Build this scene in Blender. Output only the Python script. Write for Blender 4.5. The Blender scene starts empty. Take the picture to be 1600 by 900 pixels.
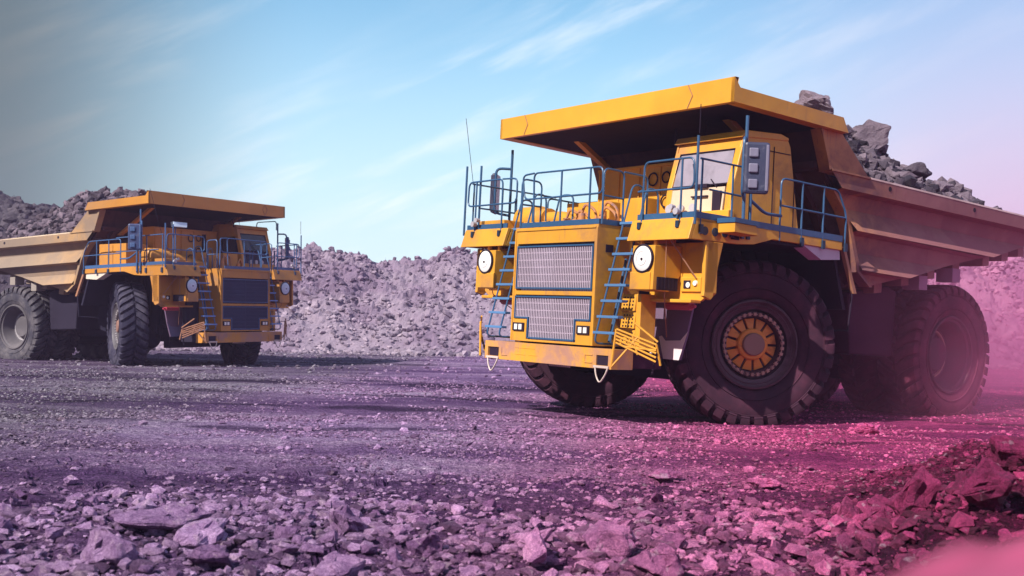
import bpy, math, random
import numpy as np
from mathutils import Vector, Matrix, noise as mnoise
random.seed(7); RG = np.random.default_rng(11)
D = bpy.data; SC = bpy.context.scene; COL = SC.collection
R = math.radians

# ------------------------------------------------------------------ camera
F_PX, PITCH, ROLL, CAM_H = 1782.0, 0.032, 0.024, 1.74
cam_d = D.cameras.new('camera'); cam = D.objects.new('camera', cam_d); COL.objects.link(cam)
cam_d.sensor_width = 36.0; cam_d.lens = 36.0*F_PX/1600.0
cam_d.clip_start = 0.05; cam_d.clip_end = 20000
ux = Vector((1, 0, 0)); uu = Vector((0, -math.sin(PITCH), math.cos(PITCH))); uf = Vector((0, math.cos(PITCH), math.sin(PITCH)))
cx_ = ux*math.cos(ROLL) + uu*math.sin(ROLL); cy_ = ux*(-math.sin(ROLL)) + uu*math.cos(ROLL)
cam.matrix_world = Matrix(((cx_.x, cy_.x, -uf.x, 0), (cx_.y, cy_.y, -uf.y, 0), (cx_.z, cy_.z, -uf.z, CAM_H), (0, 0, 0, 1)))
cam_d.dof.use_dof = True; cam_d.dof.focus_distance = 19.0; cam_d.dof.aperture_fstop = 2.8
SC.camera = cam

# ------------------------------------------------------------------ light
SUN_AZ, SUN_EL = -134.0, 41.0            # direction the sun stands in, degrees from +X
sun_d = D.lights.new('sun', 'SUN'); sun_d.energy = 5.0; sun_d.angle = R(0.5); sun_d.color = (1.0, 0.93, 0.84)
sun = D.objects.new('sun', sun_d); COL.objects.link(sun)
sv = Vector((math.cos(R(SUN_AZ))*math.cos(R(SUN_EL)), math.sin(R(SUN_AZ))*math.cos(R(SUN_EL)), math.sin(R(SUN_EL))))
sun.rotation_euler = sv.to_track_quat('Z', 'Y').to_euler(); sun.location = sv*60
SC.view_settings.view_transform = 'Standard'; SC.view_settings.look = 'None'
SC.view_settings.exposure = 0.56; SC.view_settings.gamma = 1.0
SC.cycles.use_denoising = True
SC.cycles.max_bounces = 6; SC.cycles.diffuse_bounces = 3; SC.cycles.glossy_bounces = 3; SC.cycles.volume_bounces = 1
SC.cycles.volume_step_rate = 1.0

# ------------------------------------------------------------------ node helper
class NT:
    def __init__(s, tree): s.t = tree; s.n = tree.nodes; s.l = tree.links
    def new(s, kind, **kw):
        n = s.n.new('ShaderNode'+kind)
        for k, v in kw.items(): setattr(n, k, v)
        return n
    def put(s, sock, v):
        if isinstance(v, bpy.types.NodeSocket): s.l.new(v, sock)
        elif isinstance(v, (tuple, list)) and sock.type == 'RGBA' and len(v) == 3: sock.default_value = (*v, 1)
        else: sock.default_value = v
    def math(s, op, a, b=None, c=None, clamp=False):
        n = s.new('Math', operation=op, use_clamp=clamp); s.put(n.inputs[0], a)
        if b is not None: s.put(n.inputs[1], b)
        if c is not None: s.put(n.inputs[2], c)
        return n.outputs[0]
    def mix(s, f, a, b, mode='MIX'):
        n = s.new('Mix', data_type='RGBA', blend_type=mode); s.put(n.inputs[0], f); s.put(n.inputs[6], a); s.put(n.inputs[7], b)
        return n.outputs[2]
    def noise(s, vec, scale, detail=4, rough=.55, dist=0, w=None):
        n = s.new('TexNoise'); s.put(n.inputs['Vector'], vec); s.put(n.inputs['Scale'], scale)
        n.inputs['Detail'].default_value = detail; n.inputs['Roughness'].default_value = rough; n.inputs['Distortion'].default_value = dist
        return n.outputs[0]
    def ramp(s, v, lo, hi, a=0., b=1., smooth=True):
        n = s.new('MapRange'); n.interpolation_type = 'SMOOTHSTEP' if smooth else 'LINEAR'
        s.put(n.inputs[0], v); s.put(n.inputs[1], lo); s.put(n.inputs[2], hi); s.put(n.inputs[3], a); s.put(n.inputs[4], b)
        return n.outputs[0]
    def scale(s, vec, xyz):
        n = s.new('Mapping'); s.put(n.inputs[0], vec); n.inputs['Scale'].default_value = xyz; return n.outputs[0]
    def xyz(s, vec):
        n = s.new('SeparateXYZ'); s.put(n.inputs[0], vec); return n.outputs
    def bump(s, h, strength, dist):
        n = s.new('Bump'); n.inputs['Strength'].default_value = strength; n.inputs['Distance'].default_value = dist; s.put(n.inputs['Height'], h)
        return n.outputs[0]

# ------------------------------------------------------------------ sky
W = D.worlds.new('World'); SC.world = W; W.use_nodes = True
t = NT(W.node_tree); t.n.clear()
sky = t.new('TexSky'); sky.sky_type = 'NISHITA'; sky.sun_disc = False
sky.sun_elevation = R(SUN_EL); sky.sun_rotation = math.atan2(sv.x, sv.y); sky.air_density = 1.0; sky.dust_density = 1.5; sky.ozone_density = 1.5
dirv = t.new('TexCoord').outputs['Generated']
dx, dy, dz = t.xyz(dirv)
az = t.math('ARCTAN2', dx, dy)                                   # 0 straight ahead, + to the right
el = t.math('ARCSINE', dz)
comb = t.new('CombineXYZ'); t.put(comb.inputs[0], az); t.put(comb.inputs[1], el); c2 = comb.outputs[0]
mp = t.new('Mapping'); t.put(mp.inputs[0], c2); mp.vector_type = 'TEXTURE'; mp.inputs['Rotation'].default_value = (0, 0, R(24)); mp.inputs['Scale'].default_value = (.62, .105, 1)
cir = t.noise(mp.outputs[0], 2.9, 7, .55, .35)
mp2 = t.new('Mapping'); t.put(mp2.inputs[0], c2); mp2.vector_type = 'TEXTURE'; mp2.inputs['Rotation'].default_value = (0, 0, R(18)); mp2.inputs['Scale'].default_value = (.75, .28, 1); mp2.inputs['Location'].default_value = (3.1, 1.2, 0)
cir2 = t.noise(mp2.outputs[0], 1.5, 6, .5, .4)
cl = t.math('MULTIPLY', t.ramp(cir, .45, .76), t.ramp(cir2, .34, .58), clamp=True)
base = t.mix(1.0, sky.outputs[0], (.62, 1.36, 1.55), 'MULTIPLY')
veil = t.math('MULTIPLY', t.ramp(el, -.02, .36, .95, .10), t.ramp(az, -.5, -.15, .8, 1.))                           # thin white veil, thicker low down
colr = t.mix(veil, base, (7.3, 8.9, 9.6))
colr = t.mix(t.math('MULTIPLY', cl, t.ramp(az, -.12, .20, .85, .38)), colr, (9.2, 9.6, 9.9))
dust = t.math('MULTIPLY', t.ramp(az, .10, .44), t.ramp(el, .30, .02))       # pink wash put into the sky colour low on the right
colr = t.mix(t.math('MULTIPLY', dust, .95), colr, (8.2, 4.4, 6.3))
mauve = t.math('MULTIPLY', t.ramp(az, .05, .45), t.ramp(el, -.1, .12, 0, .38))
colr = t.mix(mauve, colr, (5.0, 4.3, 6.6))
grey = t.math('MULTIPLY', t.ramp(az, -.17, -.45), .93)            # vignette put into the sky colour at the left
colr = t.mix(grey, colr, (1.3, 1.6, 1.75))
bg = t.new('Background'); t.put(bg.inputs[0], colr); bg.inputs[1].default_value = 0.082
wo = t.new('OutputWorld'); t.l.new(bg.outputs[0], wo.inputs[0])

# ------------------------------------------------------------------ materials
def mat(name):
    m = D.materials.new(name); m.use_nodes = True; n = NT(m.node_tree); n.n.clear()
    b = n.new('BsdfPrincipled'); o = n.new('OutputMaterial'); n.l.new(b.outputs[0], o.inputs[0]); n.b = b
    n.obj = n.new('TexCoord').outputs['Object']; n.pos = n.new('NewGeometry').outputs['Position']
    return m, n
def paint(name, col, dirt, amount=.35, rough=.5, metal=0., sc=1.2, streak=True, xdust=None, spec=.4):
    m, n = mat(name)
    big = n.noise(n.obj, sc, 6, .65, .3)
    f = n.ramp(big, .62-.3*amount, .86-.3*amount, 0, min(1, amount*1.7))
    if streak:
        st = n.noise(n.scale(n.obj, (7, 7, .7)), 1.6, 5, .6)
        f = n.math('MAXIMUM', f, n.ramp(st, .56, .8, 0, amount*1.6))
    c = n.mix(f, col, dirt)
    tone = n.noise(n.obj, .45, 3); c = n.mix(1.0, c, n.mix(n.ramp(tone, .3, .7), (.84, .82, .80), (1.08, 1.08, 1.08)), 'MULTIPLY')
    if xdust:
        x = n.xyz(n.obj)[0]
        g = n.ramp(n.math('ADD', x, n.math('MULTIPLY', n.math('SUBTRACT', big, .5), 4.0)), xdust[0], xdust[1])
        c = n.mix(n.math('MULTIPLY', g, xdust[3] if len(xdust) > 3 else .9), c, xdust[2])
    chip = n.ramp(n.noise(n.obj, 14, 3, .7), .70, .76, 0, .55*amount+.1)
    c = n.mix(chip, c, (.10, .055, .04))
    n.put(n.b.inputs['Base Color'], c); n.b.inputs['Metallic'].default_value = metal
    n.b.inputs['Specular IOR Level'].default_value = spec
    n.put(n.b.inputs['Roughness'], n.ramp(f, 0, 1, rough, min(1, rough+.3)))
    n.put(n.b.inputs['Normal'], n.bump(n.math('ADD', n.noise(n.obj, 5, 5, .7), n.math('MULTIPLY', n.noise(n.obj, 1.3, 2), 3.)), .3, .02))
    return m
def flat(name, col, rough=.6, metal=0., spec=.4):
    return paint(name, col, tuple(c*.6 for c in col), .2, rough, metal, 3, False, None, spec)
def rubber(name, col, dustc, amount):
    m, n = mat(name)
    a = n.noise(n.obj, 2.2, 6, .65); f = n.ramp(a, .62-.4*amount, .95-.4*amount, 0, 1)
    n.put(n.b.inputs['Base Color'], n.mix(f, col, dustc)); n.b.inputs['Roughness'].default_value = .85
    n.b.inputs['Specular IOR Level'].default_value = .25
    n.put(n.b.inputs['Normal'], n.bump(n.noise(n.obj, 9, 5, .7), .35, .02))
    return m
# soil / rock tint: vignette and pink wash put into the rock colour, left to right
def rock_colour(n, bright=1.0, soil=False):
    G, V_, K = ((.235, .185, .245), (.40, .265, .42), (.62, .075, .235)) if soil else ((.29, .24, .30), (.47, .27, .49), (.76, .115, .315))
    G, V_, K = [tuple(q*bright for q in c) for c in (G, V_, K)]
    x, y, z = n.xyz(n.pos)
    s = n.math('SUBTRACT', x, n.math('MULTIPLY', n.math('SUBTRACT', y, 12.), .07))
    s = n.math('ADD', s, n.math('MULTIPLY', n.math('SUBTRACT', n.noise(n.pos, .35, 3), .5), 1.5))
    a = n.ramp(s, -9.0, -4.0); b = n.ramp(s, -1.8, 4.6)
    c = n.mix(a, G, V_)
    return n.mix(b, c, K), s
def ground_mat():
    m, n = mat('quarry_ground')
    c, s = rock_colour(n, 1.05, True)
    big = n.noise(n.scale(n.pos, (.55, 1.6, 1)), .28, 5, .6); mid = n.noise(n.pos, 2.2, 6, .7); fine = n.noise(n.pos, 16, 6, .75)
    vor = n.new('TexVoronoi'); n.put(vor.inputs['Vector'], n.pos); vor.inputs['Scale'].default_value = 11
    c = n.mix(n.ramp(big, .40, .62), n.mix(1., c, (.70, .62, .76), 'MULTIPLY'), c)
    c = n.mix(n.ramp(mid, .35, .65), n.mix(1., c, (.66, .58, .72), 'MULTIPLY'), c)
    c = n.mix(n.ramp(fine, .30, .70), n.mix(1., c, (.48, .40, .54), 'MULTIPLY'), n.mix(1., c, (1.5, 1.6, 1.5), 'MULTIPLY'))
    grit = n.noise(n.pos, 38, 4, .8)
    c = n.mix(n.ramp(grit, .38, .62), n.mix(1., c, (.45, .38, .52), 'MULTIPLY'), n.mix(1., c, (1.45, 1.6, 1.45), 'MULTIPLY'))
    x, y, z = n.xyz(n.pos)
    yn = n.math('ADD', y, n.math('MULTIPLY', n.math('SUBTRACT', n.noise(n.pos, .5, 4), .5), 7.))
    c = n.mix(n.ramp(yn, 15.5, 10.5, 0, .9), c, n.mix(1., c, (.40, .29, .43), 'MULTIPLY'))      # shade among the near rubble put into the soil colour
    bx = n.math('SUBTRACT', x, n.math('MULTIPLY', n.math('SUBTRACT', y, 9.), .28))
    c = n.mix(n.math('MULTIPLY', n.ramp(bx, 2.0, 3.2), n.ramp(y, 15.0, 13.0)), c, n.mix(1., c, (.50, .28, .42), 'MULTIPLY'))  # the right bank's shade put into the soil colour
    bd = n.noise(n.scale(n.pos, (.10, .55, 1)), .55, 5, .6, .3)
    c = n.mix(n.math('MULTIPLY', n.ramp(bd, .46, .58), n.ramp(y, 70, 50)), c, n.mix(1., c, (.48, .38, .56), 'MULTIPLY'))
    c = n.mix(n.ramp(bd, .44, .34, 0, .8), c, n.mix(1., c, (1.35, 1.5, 1.35), 'MULTIPLY'))
    dark_band = None                                                   # darker bands crossing the yard
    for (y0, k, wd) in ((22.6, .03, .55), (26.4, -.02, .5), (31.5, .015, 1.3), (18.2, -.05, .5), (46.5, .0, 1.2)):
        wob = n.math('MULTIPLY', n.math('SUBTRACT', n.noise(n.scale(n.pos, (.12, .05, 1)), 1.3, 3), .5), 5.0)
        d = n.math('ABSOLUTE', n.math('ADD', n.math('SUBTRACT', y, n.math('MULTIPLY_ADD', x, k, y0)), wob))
        v = n.ramp(d, wd, wd*.25); dark_band = v if dark_band is None else n.math('MAXIMUM', dark_band, v)
    dark_band = n.math('MULTIPLY', dark_band, n.ramp(n.noise(n.scale(n.pos, (.3, 1, 1)), 1.1, 4), .36, .54, 0, .92))
    c = n.mix(dark_band, c, n.mix(1., c, (.22, .17, .27), 'MULTIPLY'))
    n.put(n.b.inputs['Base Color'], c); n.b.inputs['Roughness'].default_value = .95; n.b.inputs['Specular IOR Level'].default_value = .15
    h = n.math('ADD', n.math('MULTIPLY', n.noise(n.pos, 5, 8, .75), 1.0), n.math('MULTIPLY', vor.outputs['Distance'], .35))
    n.put(n.b.inputs['Normal'], n.bump(n.math('ADD', h, n.math('MULTIPLY', grit, .12)), 1.0, .20))
    return m
def stone_mat(name, bright, island=True, highlights=True, dark=.26):
    m, n = mat(name)
    c, s = rock_colour(n, bright)
    if island:
        ri = n.new('NewGeometry').outputs['Random Per Island']
    else:
        ri = n.new('ObjectInfo').outputs['Random']
    c = n.mix(n.math('POWER', ri, 1.3), n.mix(1., c, (dark, dark*.85, dark*1.1), 'MULTIPLY'), n.mix(1., c, (1.4, 1.55, 1.42), 'MULTIPLY'))
    x, y, z = n.xyz(n.pos); bx = n.math('SUBTRACT', x, n.math('MULTIPLY', n.math('SUBTRACT', y, 9.), .28))
    c = n.mix(n.math('MULTIPLY', n.ramp(bx, 2.0, 3.2), n.ramp(y, 15.0, 13.0)), c, n.mix(1., c, (.52, .27, .42), 'MULTIPLY'))    # shade on the right bank put into the stone colour
    c = n.mix(n.ramp(n.noise(n.pos, 7, 6, .7, .5), .40, .62), n.mix(1., c, (.62, .56, .66), 'MULTIPLY'), c)
    if highlights: c = n.mix(n.ramp(n.noise(n.pos, 3.1, 3, .5, 2.), .60, .68, 0, .35), c, (.70, .50, .62))  # pale streaks: stone highlights put into the colour
    n.put(n.b.inputs['Base Color'], c); n.b.inputs['Roughness'].default_value = .85; n.b.inputs['Specular IOR Level'].default_value = .3
    c = n.mix(n.ramp(n.noise(n.pos, 42, 5, .85), .36, .64), n.mix(1., c, (.66, .60, .70), 'MULTIPLY'), n.mix(1., c, (1.3, 1.35, 1.3), 'MULTIPLY'))
    n.put(n.b.inputs['Base Color'], c)
    vo = n.new('TexVoronoi', feature='DISTANCE_TO_EDGE'); n.put(vo.inputs['Vector'], n.pos); vo.inputs['Scale'].default_value = 9
    hh = n.math('ADD', n.noise(n.pos, 13, 10, .85, .2), n.math('MULTIPLY', n.ramp(vo.outputs['Distance'], 0, .06), .12))
    n.put(n.b.inputs['Normal'], n.bump(hh, 1.0, .07))
    return m
def tuned_rock(name, lo, hi):
    m, n = mat(name)
    ri = n.new('NewGeometry').outputs['Random Per Island']
    c = n.mix(n.ramp(n.math('ADD', n.math('MULTIPLY', ri, .5), n.math('MULTIPLY', n.noise(n.pos, 1.5, 6, .7), .6)), .2, .9), lo, hi)
    x = n.xyz(n.pos)[0]
    if name.startswith('spoil'):
        c = n.mix(n.ramp(n.noise(n.pos, .16, 4, .6, .5), .42, .60), n.mix(1., c, (.68, .62, .72), 'MULTIPLY'), c)
        c = n.mix(n.ramp(x, -17., -24.), c, n.mix(1., c, (.30, .32, .31), 'MULTIPLY'))       # vignette put into the heap colour at the left end
        c = n.mix(n.ramp(x, 8., 24.), c, n.mix(1., c, (1.35, .72, .95), 'MULTIPLY'))
    n.put(n.b.inputs['Base Color'], c); n.b.inputs['Roughness'].default_value = .88; n.b.inputs['Specular IOR Level'].default_value = .25
    n.put(n.b.inputs['Normal'], n.bump(n.noise(n.pos, 6, 8, .75), .9, .12))
    return m

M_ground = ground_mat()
M_gravel = stone_mat('broken_gravel', 1.12)
M_rock = stone_mat('foreground_rock', 1.2, False, dark=.45)
M_shaded_bank = stone_mat('shaded_bank_rock', .95, False, True, dark=.7)  # bank rocks, shade put into their darker colour
M_hill = tuned_rock('spoil_earth', (.16, .13, .18), (.38, .30, .39))
M_scree = tuned_rock('spoil_rubble', (.12, .095, .145), (.46, .37, .46))
M_load = tuned_rock('ore_rock', (.020, .017, .032), (.23, .175, .225))

# ------------------------------------------------------------------ mesh builder
class MB:
    def __init__(s): s.v = []; s.f = []
    def add(s, vs, fs):
        o = len(s.v); s.v += [tuple(map(float, v)) for v in vs]; s.f += [tuple(i+o for i in f) for f in fs]; return s
    def box(s, x0, x1, y0, y1, z0, z1, M=None):
        vs = [(x, y, z) for x in (x0, x1) for y in (y0, y1) for z in (z0, z1)]
        if M: vs = [M @ Vector(v) for v in vs]
        return s.add(vs, [(0, 1, 3, 2), (4, 6, 7, 5), (0, 4, 5, 1), (2, 3, 7, 6), (0, 2, 6, 4), (1, 5, 7, 3)])
    def hexa(s, a, b):                       # two quads (4 points each), bottom and top
        return s.add(list(a)+list(b), [(3, 2, 1, 0), (4, 5, 6, 7), (0, 1, 5, 4), (1, 2, 6, 5), (2, 3, 7, 6), (3, 0, 4, 7)])
    def prism(s, poly, axis, a, b):          # poly in the two other axes
        def p(u, w, c): return {0: (c, u, w), 1: (u, c, w), 2: (u, w, c)}[axis]
        n = len(poly)
        vs = [p(u, w, a) for u, w in poly]+[p(u, w, b) for u, w in poly]
        return s.add(vs, [tuple(range(n)), tuple(range(2*n-1, n-1, -1))]+[(i, (i+1) % n, n+(i+1) % n, n+i) for i in range(n)])
    def tube(s, pts, r, k=8, closed=False):
        pts = [Vector(p) for p in pts]; n = len(pts); o = len(s.v); prev = None
        for i, p in enumerate(pts):
            a = pts[i-1] if (i > 0 or closed) else p; b = pts[(i+1) % n] if (i < n-1 or closed) else p
            d = (b-a).normalized()
            if prev is None: u = d.orthogonal().normalized()
            else: u = (prev - d*prev.dot(d)).normalized()
            prev = u; w = d.cross(u)
            for j in range(k):
                t_ = 2*math.pi*j/k; s.v.append(tuple(p+(u*math.cos(t_)+w*math.sin(t_))*r))
        m = n if closed else n-1
        for i in range(m):
            for j in range(k):
                a = o+i*k+j; b = o+i*k+(j+1) % k; c = o+((i+1) % n)*k+(j+1) % k; d_ = o+((i+1) % n)*k+j
                s.f.append((a, b, c, d_))
        if not closed: s.f += [tuple(o+j for j in range(k))[::-1], tuple(o+(n-1)*k+j for j in range(k))]
        return s
    def cone(s, p0, p1, r0, r1, k=20):
        p0, p1 = Vector(p0), Vector(p1); d = (p1-p0).normalized(); u = d.orthogonal().normalized(); w = d.cross(u); o = len(s.v)
        for p, r in ((p0, r0), (p1, r1)):
            for j in range(k):
                t_ = 2*math.pi*j/k; s.v.append(tuple(p+(u*math.cos(t_)+w*math.sin(t_))*r))
        s.f += [(o+j, o+(j+1) % k, o+k+(j+1) % k, o+k+j) for j in range(k)]+[tuple(o+j for j in range(k))[::-1], tuple(o+k+j for j in range(k))]
        return s
    def lathe(s, prof, k=64, a0=0, cap=False):     # prof: (radius, y); axis y
        o = len(s.v); n = len(prof)
        for r, y in prof:
            for j in range(k):
                t_ = 2*math.pi*j/k; s.v.append((r*math.cos(t_), y, r*math.sin(t_)))
        for i in range(n-1):
            for j in range(k): s.f.append((o+i*k+j, o+(i+1)*k+j, o+(i+1)*k+(j+1) % k, o+i*k+(j+1) % k))
        if cap: s.f += [tuple(o+j for j in range(k)), tuple(o+(n-1)*k+j for j in range(k))[::-1]]
        return s
    def xf(s, M):
        s.v = [tuple(M @ Vector(v)) for v in s.v]; return s
    def build(s, name, m, parent=None, smooth=None, bevel=None):
        me = D.meshes.new(name); me.from_pydata(s.v, [], s.f); me.validate(); me.update()
        import bmesh
        bm = bmesh.new(); bm.from_mesh(me); bmesh.ops.recalc_face_normals(bm, faces=bm.faces); bm.to_mesh(me); bm.free()
        me.materials.append(m)
        if smooth is not None:
            me.polygons.foreach_set('use_smooth', [True]*len(me.polygons)); me.set_sharp_from_angle(angle=R(smooth))
        o = D.objects.new(name, me); COL.objects.link(o)
        if parent is not None: o.parent = parent
        if bevel:
            b = o.modifiers.new('bevel', 'BEVEL'); b.width = bevel; b.segments = 2; b.limit_method = 'ANGLE'; b.angle_limit = R(35)
        return o
def each(mb, name, m, parent=None, smooth=None, bevel=None):
    par = list(range(len(mb.v)))
    def find(a):
        while par[a] != a: par[a] = par[par[a]]; a = par[a]
        return a
    for f in mb.f:
        for q in f[1:]: par[find(q)] = find(f[0])
    groups = {}
    for f in mb.f: groups.setdefault(find(f[0]), []).append(f)
    out = []
    for fs in groups.values():
        ids = sorted({i for f in fs for i in f}); mp_ = {a: k for k, a in enumerate(ids)}
        b = MB(); b.v = [mb.v[i] for i in ids]; b.f = [tuple(mp_[i] for i in f) for f in fs]
        out.append(b.build(name, m, parent, smooth, bevel))
    return out
def npmesh(name, V, Fa, m, smooth=False):
    """V (n,3), Fa (k,c) all faces with c corners"""
    me = D.meshes.new(name); V = np.asarray(V, np.float32); Fa = np.asarray(Fa, np.int32); k, c = Fa.shape
    me.vertices.add(len(V)); me.vertices.foreach_set('co', V.ravel())
    me.loops.add(k*c); me.loops.foreach_set('vertex_index', Fa.ravel())
    me.polygons.add(k); me.polygons.foreach_set('loop_start', np.arange(0, k*c, c, dtype=np.int32)); me.polygons.foreach_set('loop_total', np.full(k, c, np.int32))
    me.update(calc_edges=True); me.polygons.foreach_set('use_smooth', np.full(k, smooth))
    me.materials.append(m); o = D.objects.new(name, me); COL.objects.link(o); return o
def tag(o, label=None, cat=None, group=None, kind=None):
    if label: o['label'] = label
    if cat: o['category'] = cat
    if group: o['group'] = group
    if kind: o['kind'] = kind
    return o
def empty(name, loc=(0, 0, 0), rot=(0, 0, 0), parent=None):
    o = D.objects.new(name, None); COL.objects.link(o); o.location = loc; o.rotation_euler = rot; o.empty_display_size = .3
    if parent is not None: o.parent = parent
    return o

# ------------------------------------------------------------------ numpy noise
def _h(ix, iy, seed):
    n = (ix*374761393 + iy*668265263 + seed*1442695041) & 0x7fffffff
    n = ((n ^ (n >> 13))*1274126177) & 0x7fffffff
    return ((n ^ (n >> 16)) & 0xffff)/65535.0
def vnoise(x, y, seed=0):
    ix = np.floor(x).astype(np.int64); iy = np.floor(y).astype(np.int64); fx = x-ix; fy = y-iy
    fx = fx*fx*(3-2*fx); fy = fy*fy*(3-2*fy)
    a = _h(ix, iy, seed); b = _h(ix+1, iy, seed); c = _h(ix, iy+1, seed); d = _h(ix+1, iy+1, seed)
    return (a*(1-fx)+b*fx)*(1-fy)+(c*(1-fx)+d*fx)*fy
def fbm(x, y, o=5, seed=0, g=.5):
    s = 0; a = 1.; t_ = 0
    for i in range(o): s = s+a*(vnoise(x, y, seed+i*17)-.5); t_ += a; a *= g; x = x*2.03+3.1; y = y*2.03+1.7
    return s/t_*2
def worley(x, y, seed=0):                          # flat cell value + distance: blocky rubble
    ix = np.floor(x).astype(np.int64); iy = np.floor(y).astype(np.int64); best = np.full(x.shape, 9.); val = np.zeros(x.shape)
    for i in (-1, 0, 1):
        for j in (-1, 0, 1):
            cx = ix+i; cy = iy+j; px = cx+_h(cx, cy, seed); py = cy+_h(cx, cy, seed+5)
            d = (px-x)**2+(py-y)**2; c = d < best
            tx = _h(cx, cy, seed+9)-.5; ty = _h(cx, cy, seed+11)-.5
            v = _h(cx, cy, seed+7) + (x-px)*tx*1.6 + (y-py)*ty*1.6
            val = np.where(c, v, val); best = np.where(c, d, best)
    return val, np.sqrt(best)
def sst(x, a, b):
    t_ = np.clip((x-a)/(b-a), 0, 1); return t_*t_*(3-2*t_)
def ground_h(x, y, fine=True):
    x = np.asarray(x, float); y = np.asarray(y, float)
    near = 1-sst(y, 11, 19)
    h = .05*fbm(x/5, y/5, 4, 3)*(1+near) + .015*fbm(x/.9, y/.9, 4, 5)
    h = h + .085*near*fbm(x/.8, y/.8, 4, 8)
    # rubble crest along the foreground
    h = h + .10*np.exp(-((y-9.0-.6*fbm(x/2, y*0, 3, 4))/1.3)**2)*(.6+fbm(x/1.3, y/1.3, 3, 12))
    # broken bank at the right foreground
    b = sst(x-.28*(y-9), 2.3, 4.6)*(1-sst(y, 12.5, 15.0))*sst(y, 4, 7)
    h = h + b*(.55+.34*fbm(x/1.0, y/1.0, 4, 21))
    # berms and ruts across the yard
    wob = 1.2*fbm(x/9, y*0+.3, 3, 31)
    for (y0, k, a, w) in ((19.4, .1, .035, .6), (22.9, .03, .09, .5), (27.5, -.02, .08, .7), (33.0, .02, .10, .9), (50, 0, .14, 1.2)):
        h = h + a*np.exp(-((y-y0-k*x-wob)/w)**2)*(.5+.8*fbm(x/3, y/3, 3, int(y0)))*(np.hypot(x-6.5, y-24) > 0)
    if fine:
        v, d = worley(x/.28, y/.28, 2); h = h + (v-.5)*(.010+.04*near)*(1-sst(y, 20, 45))
    for (tx, ty, ra, rb) in ((6.3, 24.2, 8.0, 4.2), (-15.5, 43.5, 8.5, 5.0)):      # ground pressed flat under the trucks
        k_ = 1-sst(np.sqrt(((x-tx)/ra)**2+((y-ty)/rb)**2), .75, 1.1); h = h*(1-.85*k_)-.035*k_
    far = sst(y, 52, 62); h = h + far*.10*fbm(x/7, y/7, 3, 77)
    return h*(np.hypot(x, y) < 200)

# ------------------------------------------------------------------ ground sheet
ang = np.concatenate([np.linspace(-180, -42, 26), np.linspace(-40, -29, 24), np.linspace(-28.5, 30, 720), np.linspace(30.5, 42, 24), np.linspace(44, 180, 26)[:-1]])
rad = np.concatenate([np.linspace(.02, 5.8, 24), 6.0*1.0064**np.arange(400), np.geomspace(80, 6000, 26)])
A_, R_ = np.meshgrid(np.radians(ang), rad)
gx, gy = R_*np.sin(A_), R_*np.cos(A_)
gz = ground_h(gx, gy)
na, nr = len(ang), len(rad)
ii, jj = np.meshgrid(np.arange(nr-1), np.arange(na), indexing='ij'); j2 = (jj+1) % na
quads = np.stack([ii*na+jj, ii*na+j2, (ii+1)*na+j2, (ii+1)*na+jj], -1).reshape(-1, 4)[:, ::-1]
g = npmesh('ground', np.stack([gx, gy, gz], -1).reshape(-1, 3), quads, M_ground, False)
tag(g, kind='structure')

# ------------------------------------------------------------------ stones
def icosa():
    p = (1+5**.5)/2
    v = np.array([(-1, p, 0), (1, p, 0), (-1, -p, 0), (1, -p, 0), (0, -1, p), (0, 1, p), (0, -1, -p), (0, 1, -p), (p, 0, -1), (p, 0, 1), (-p, 0, -1), (-p, 0, 1)])
    f = np.array([(0, 11, 5), (0, 5, 1), (0, 1, 7), (0, 7, 10), (0, 10, 11), (1, 5, 9), (5, 11, 4), (11, 10, 2), (10, 7, 6), (7, 1, 8), (3, 9, 4), (3, 4, 2), (3, 2, 6), (3, 6, 8), (3, 8, 9), (4, 9, 5), (2, 4, 11), (6, 2, 10), (8, 6, 7), (9, 8, 1)])
    return v/np.linalg.norm(v[0]), f
IV, IF = icosa()
def rotm(n):
    q = RG.normal(size=(n, 4)); q /= np.linalg.norm(q, axis=1)[:, None]; w, x, y, z = q.T
    return np.stack([1-2*(y*y+z*z), 2*(x*y-z*w), 2*(x*z+y*w), 2*(x*y+z*w), 1-2*(x*x+z*z), 2*(y*z-x*w), 2*(x*z-y*w), 2*(y*z+x*w), 1-2*(x*x+y*y)], -1).reshape(n, 3, 3)
def stones(name, P, S, m, flatten=.6):
    n = len(P); T = IV[None]*RG.uniform(.55, 1.15, (n, 12, 1))
    T = T*RG.uniform(.55, 1.25, (n, 1, 3)); T = np.einsum('nij,nkj->nki', rotm(n), T)
    T[:, :, 2] *= flatten; T = T*np.asarray(S)[:, None, None]*.62 + np.asarray(P)[:, None, :]
    Fa = (IF[None]+12*np.arange(n)[:, None, None]).reshape(-1, 3)
    return npmesh(name, T.reshape(-1, 3), Fa, m)
def scatter(n, y0, y1, smin, smax, p=2.2, wedge=.56, lo=-.55, hi=.45):
    y = RG.uniform(0, 1, n); y = np.sqrt(y0*y0+(y1*y1-y0*y0)*y); x = RG.uniform(-wedge, wedge, n)*y
    d = fbm(x/1.1, y/1.1, 4, 41) + .5*fbm(x/4, y/2, 2, 43)
    keep = d > RG.uniform(lo, hi, n); x, y = x[keep], y[keep]; n = len(x)
    s = smin+(smax-smin)*RG.uniform(0, 1, n)**p
    z = ground_h(x, y)+s*.12
    return np.stack([x, y, z], -1), s
parts = [scatter(40000, 6.2, 13, .014, .085, 2.8), scatter(5200, 6.5, 11.5, .05, .19, 2.6), scatter(64000, 13, 21, .014, .07, 3.2, .56, -.38, .5), scatter(400, 12, 21, .08, .16, 2), scatter(56000, 21, 36, .022, .09, 3.2, .56, -.38, .5), scatter(9000, 36, 62, .05, .20, 3)]
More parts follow.
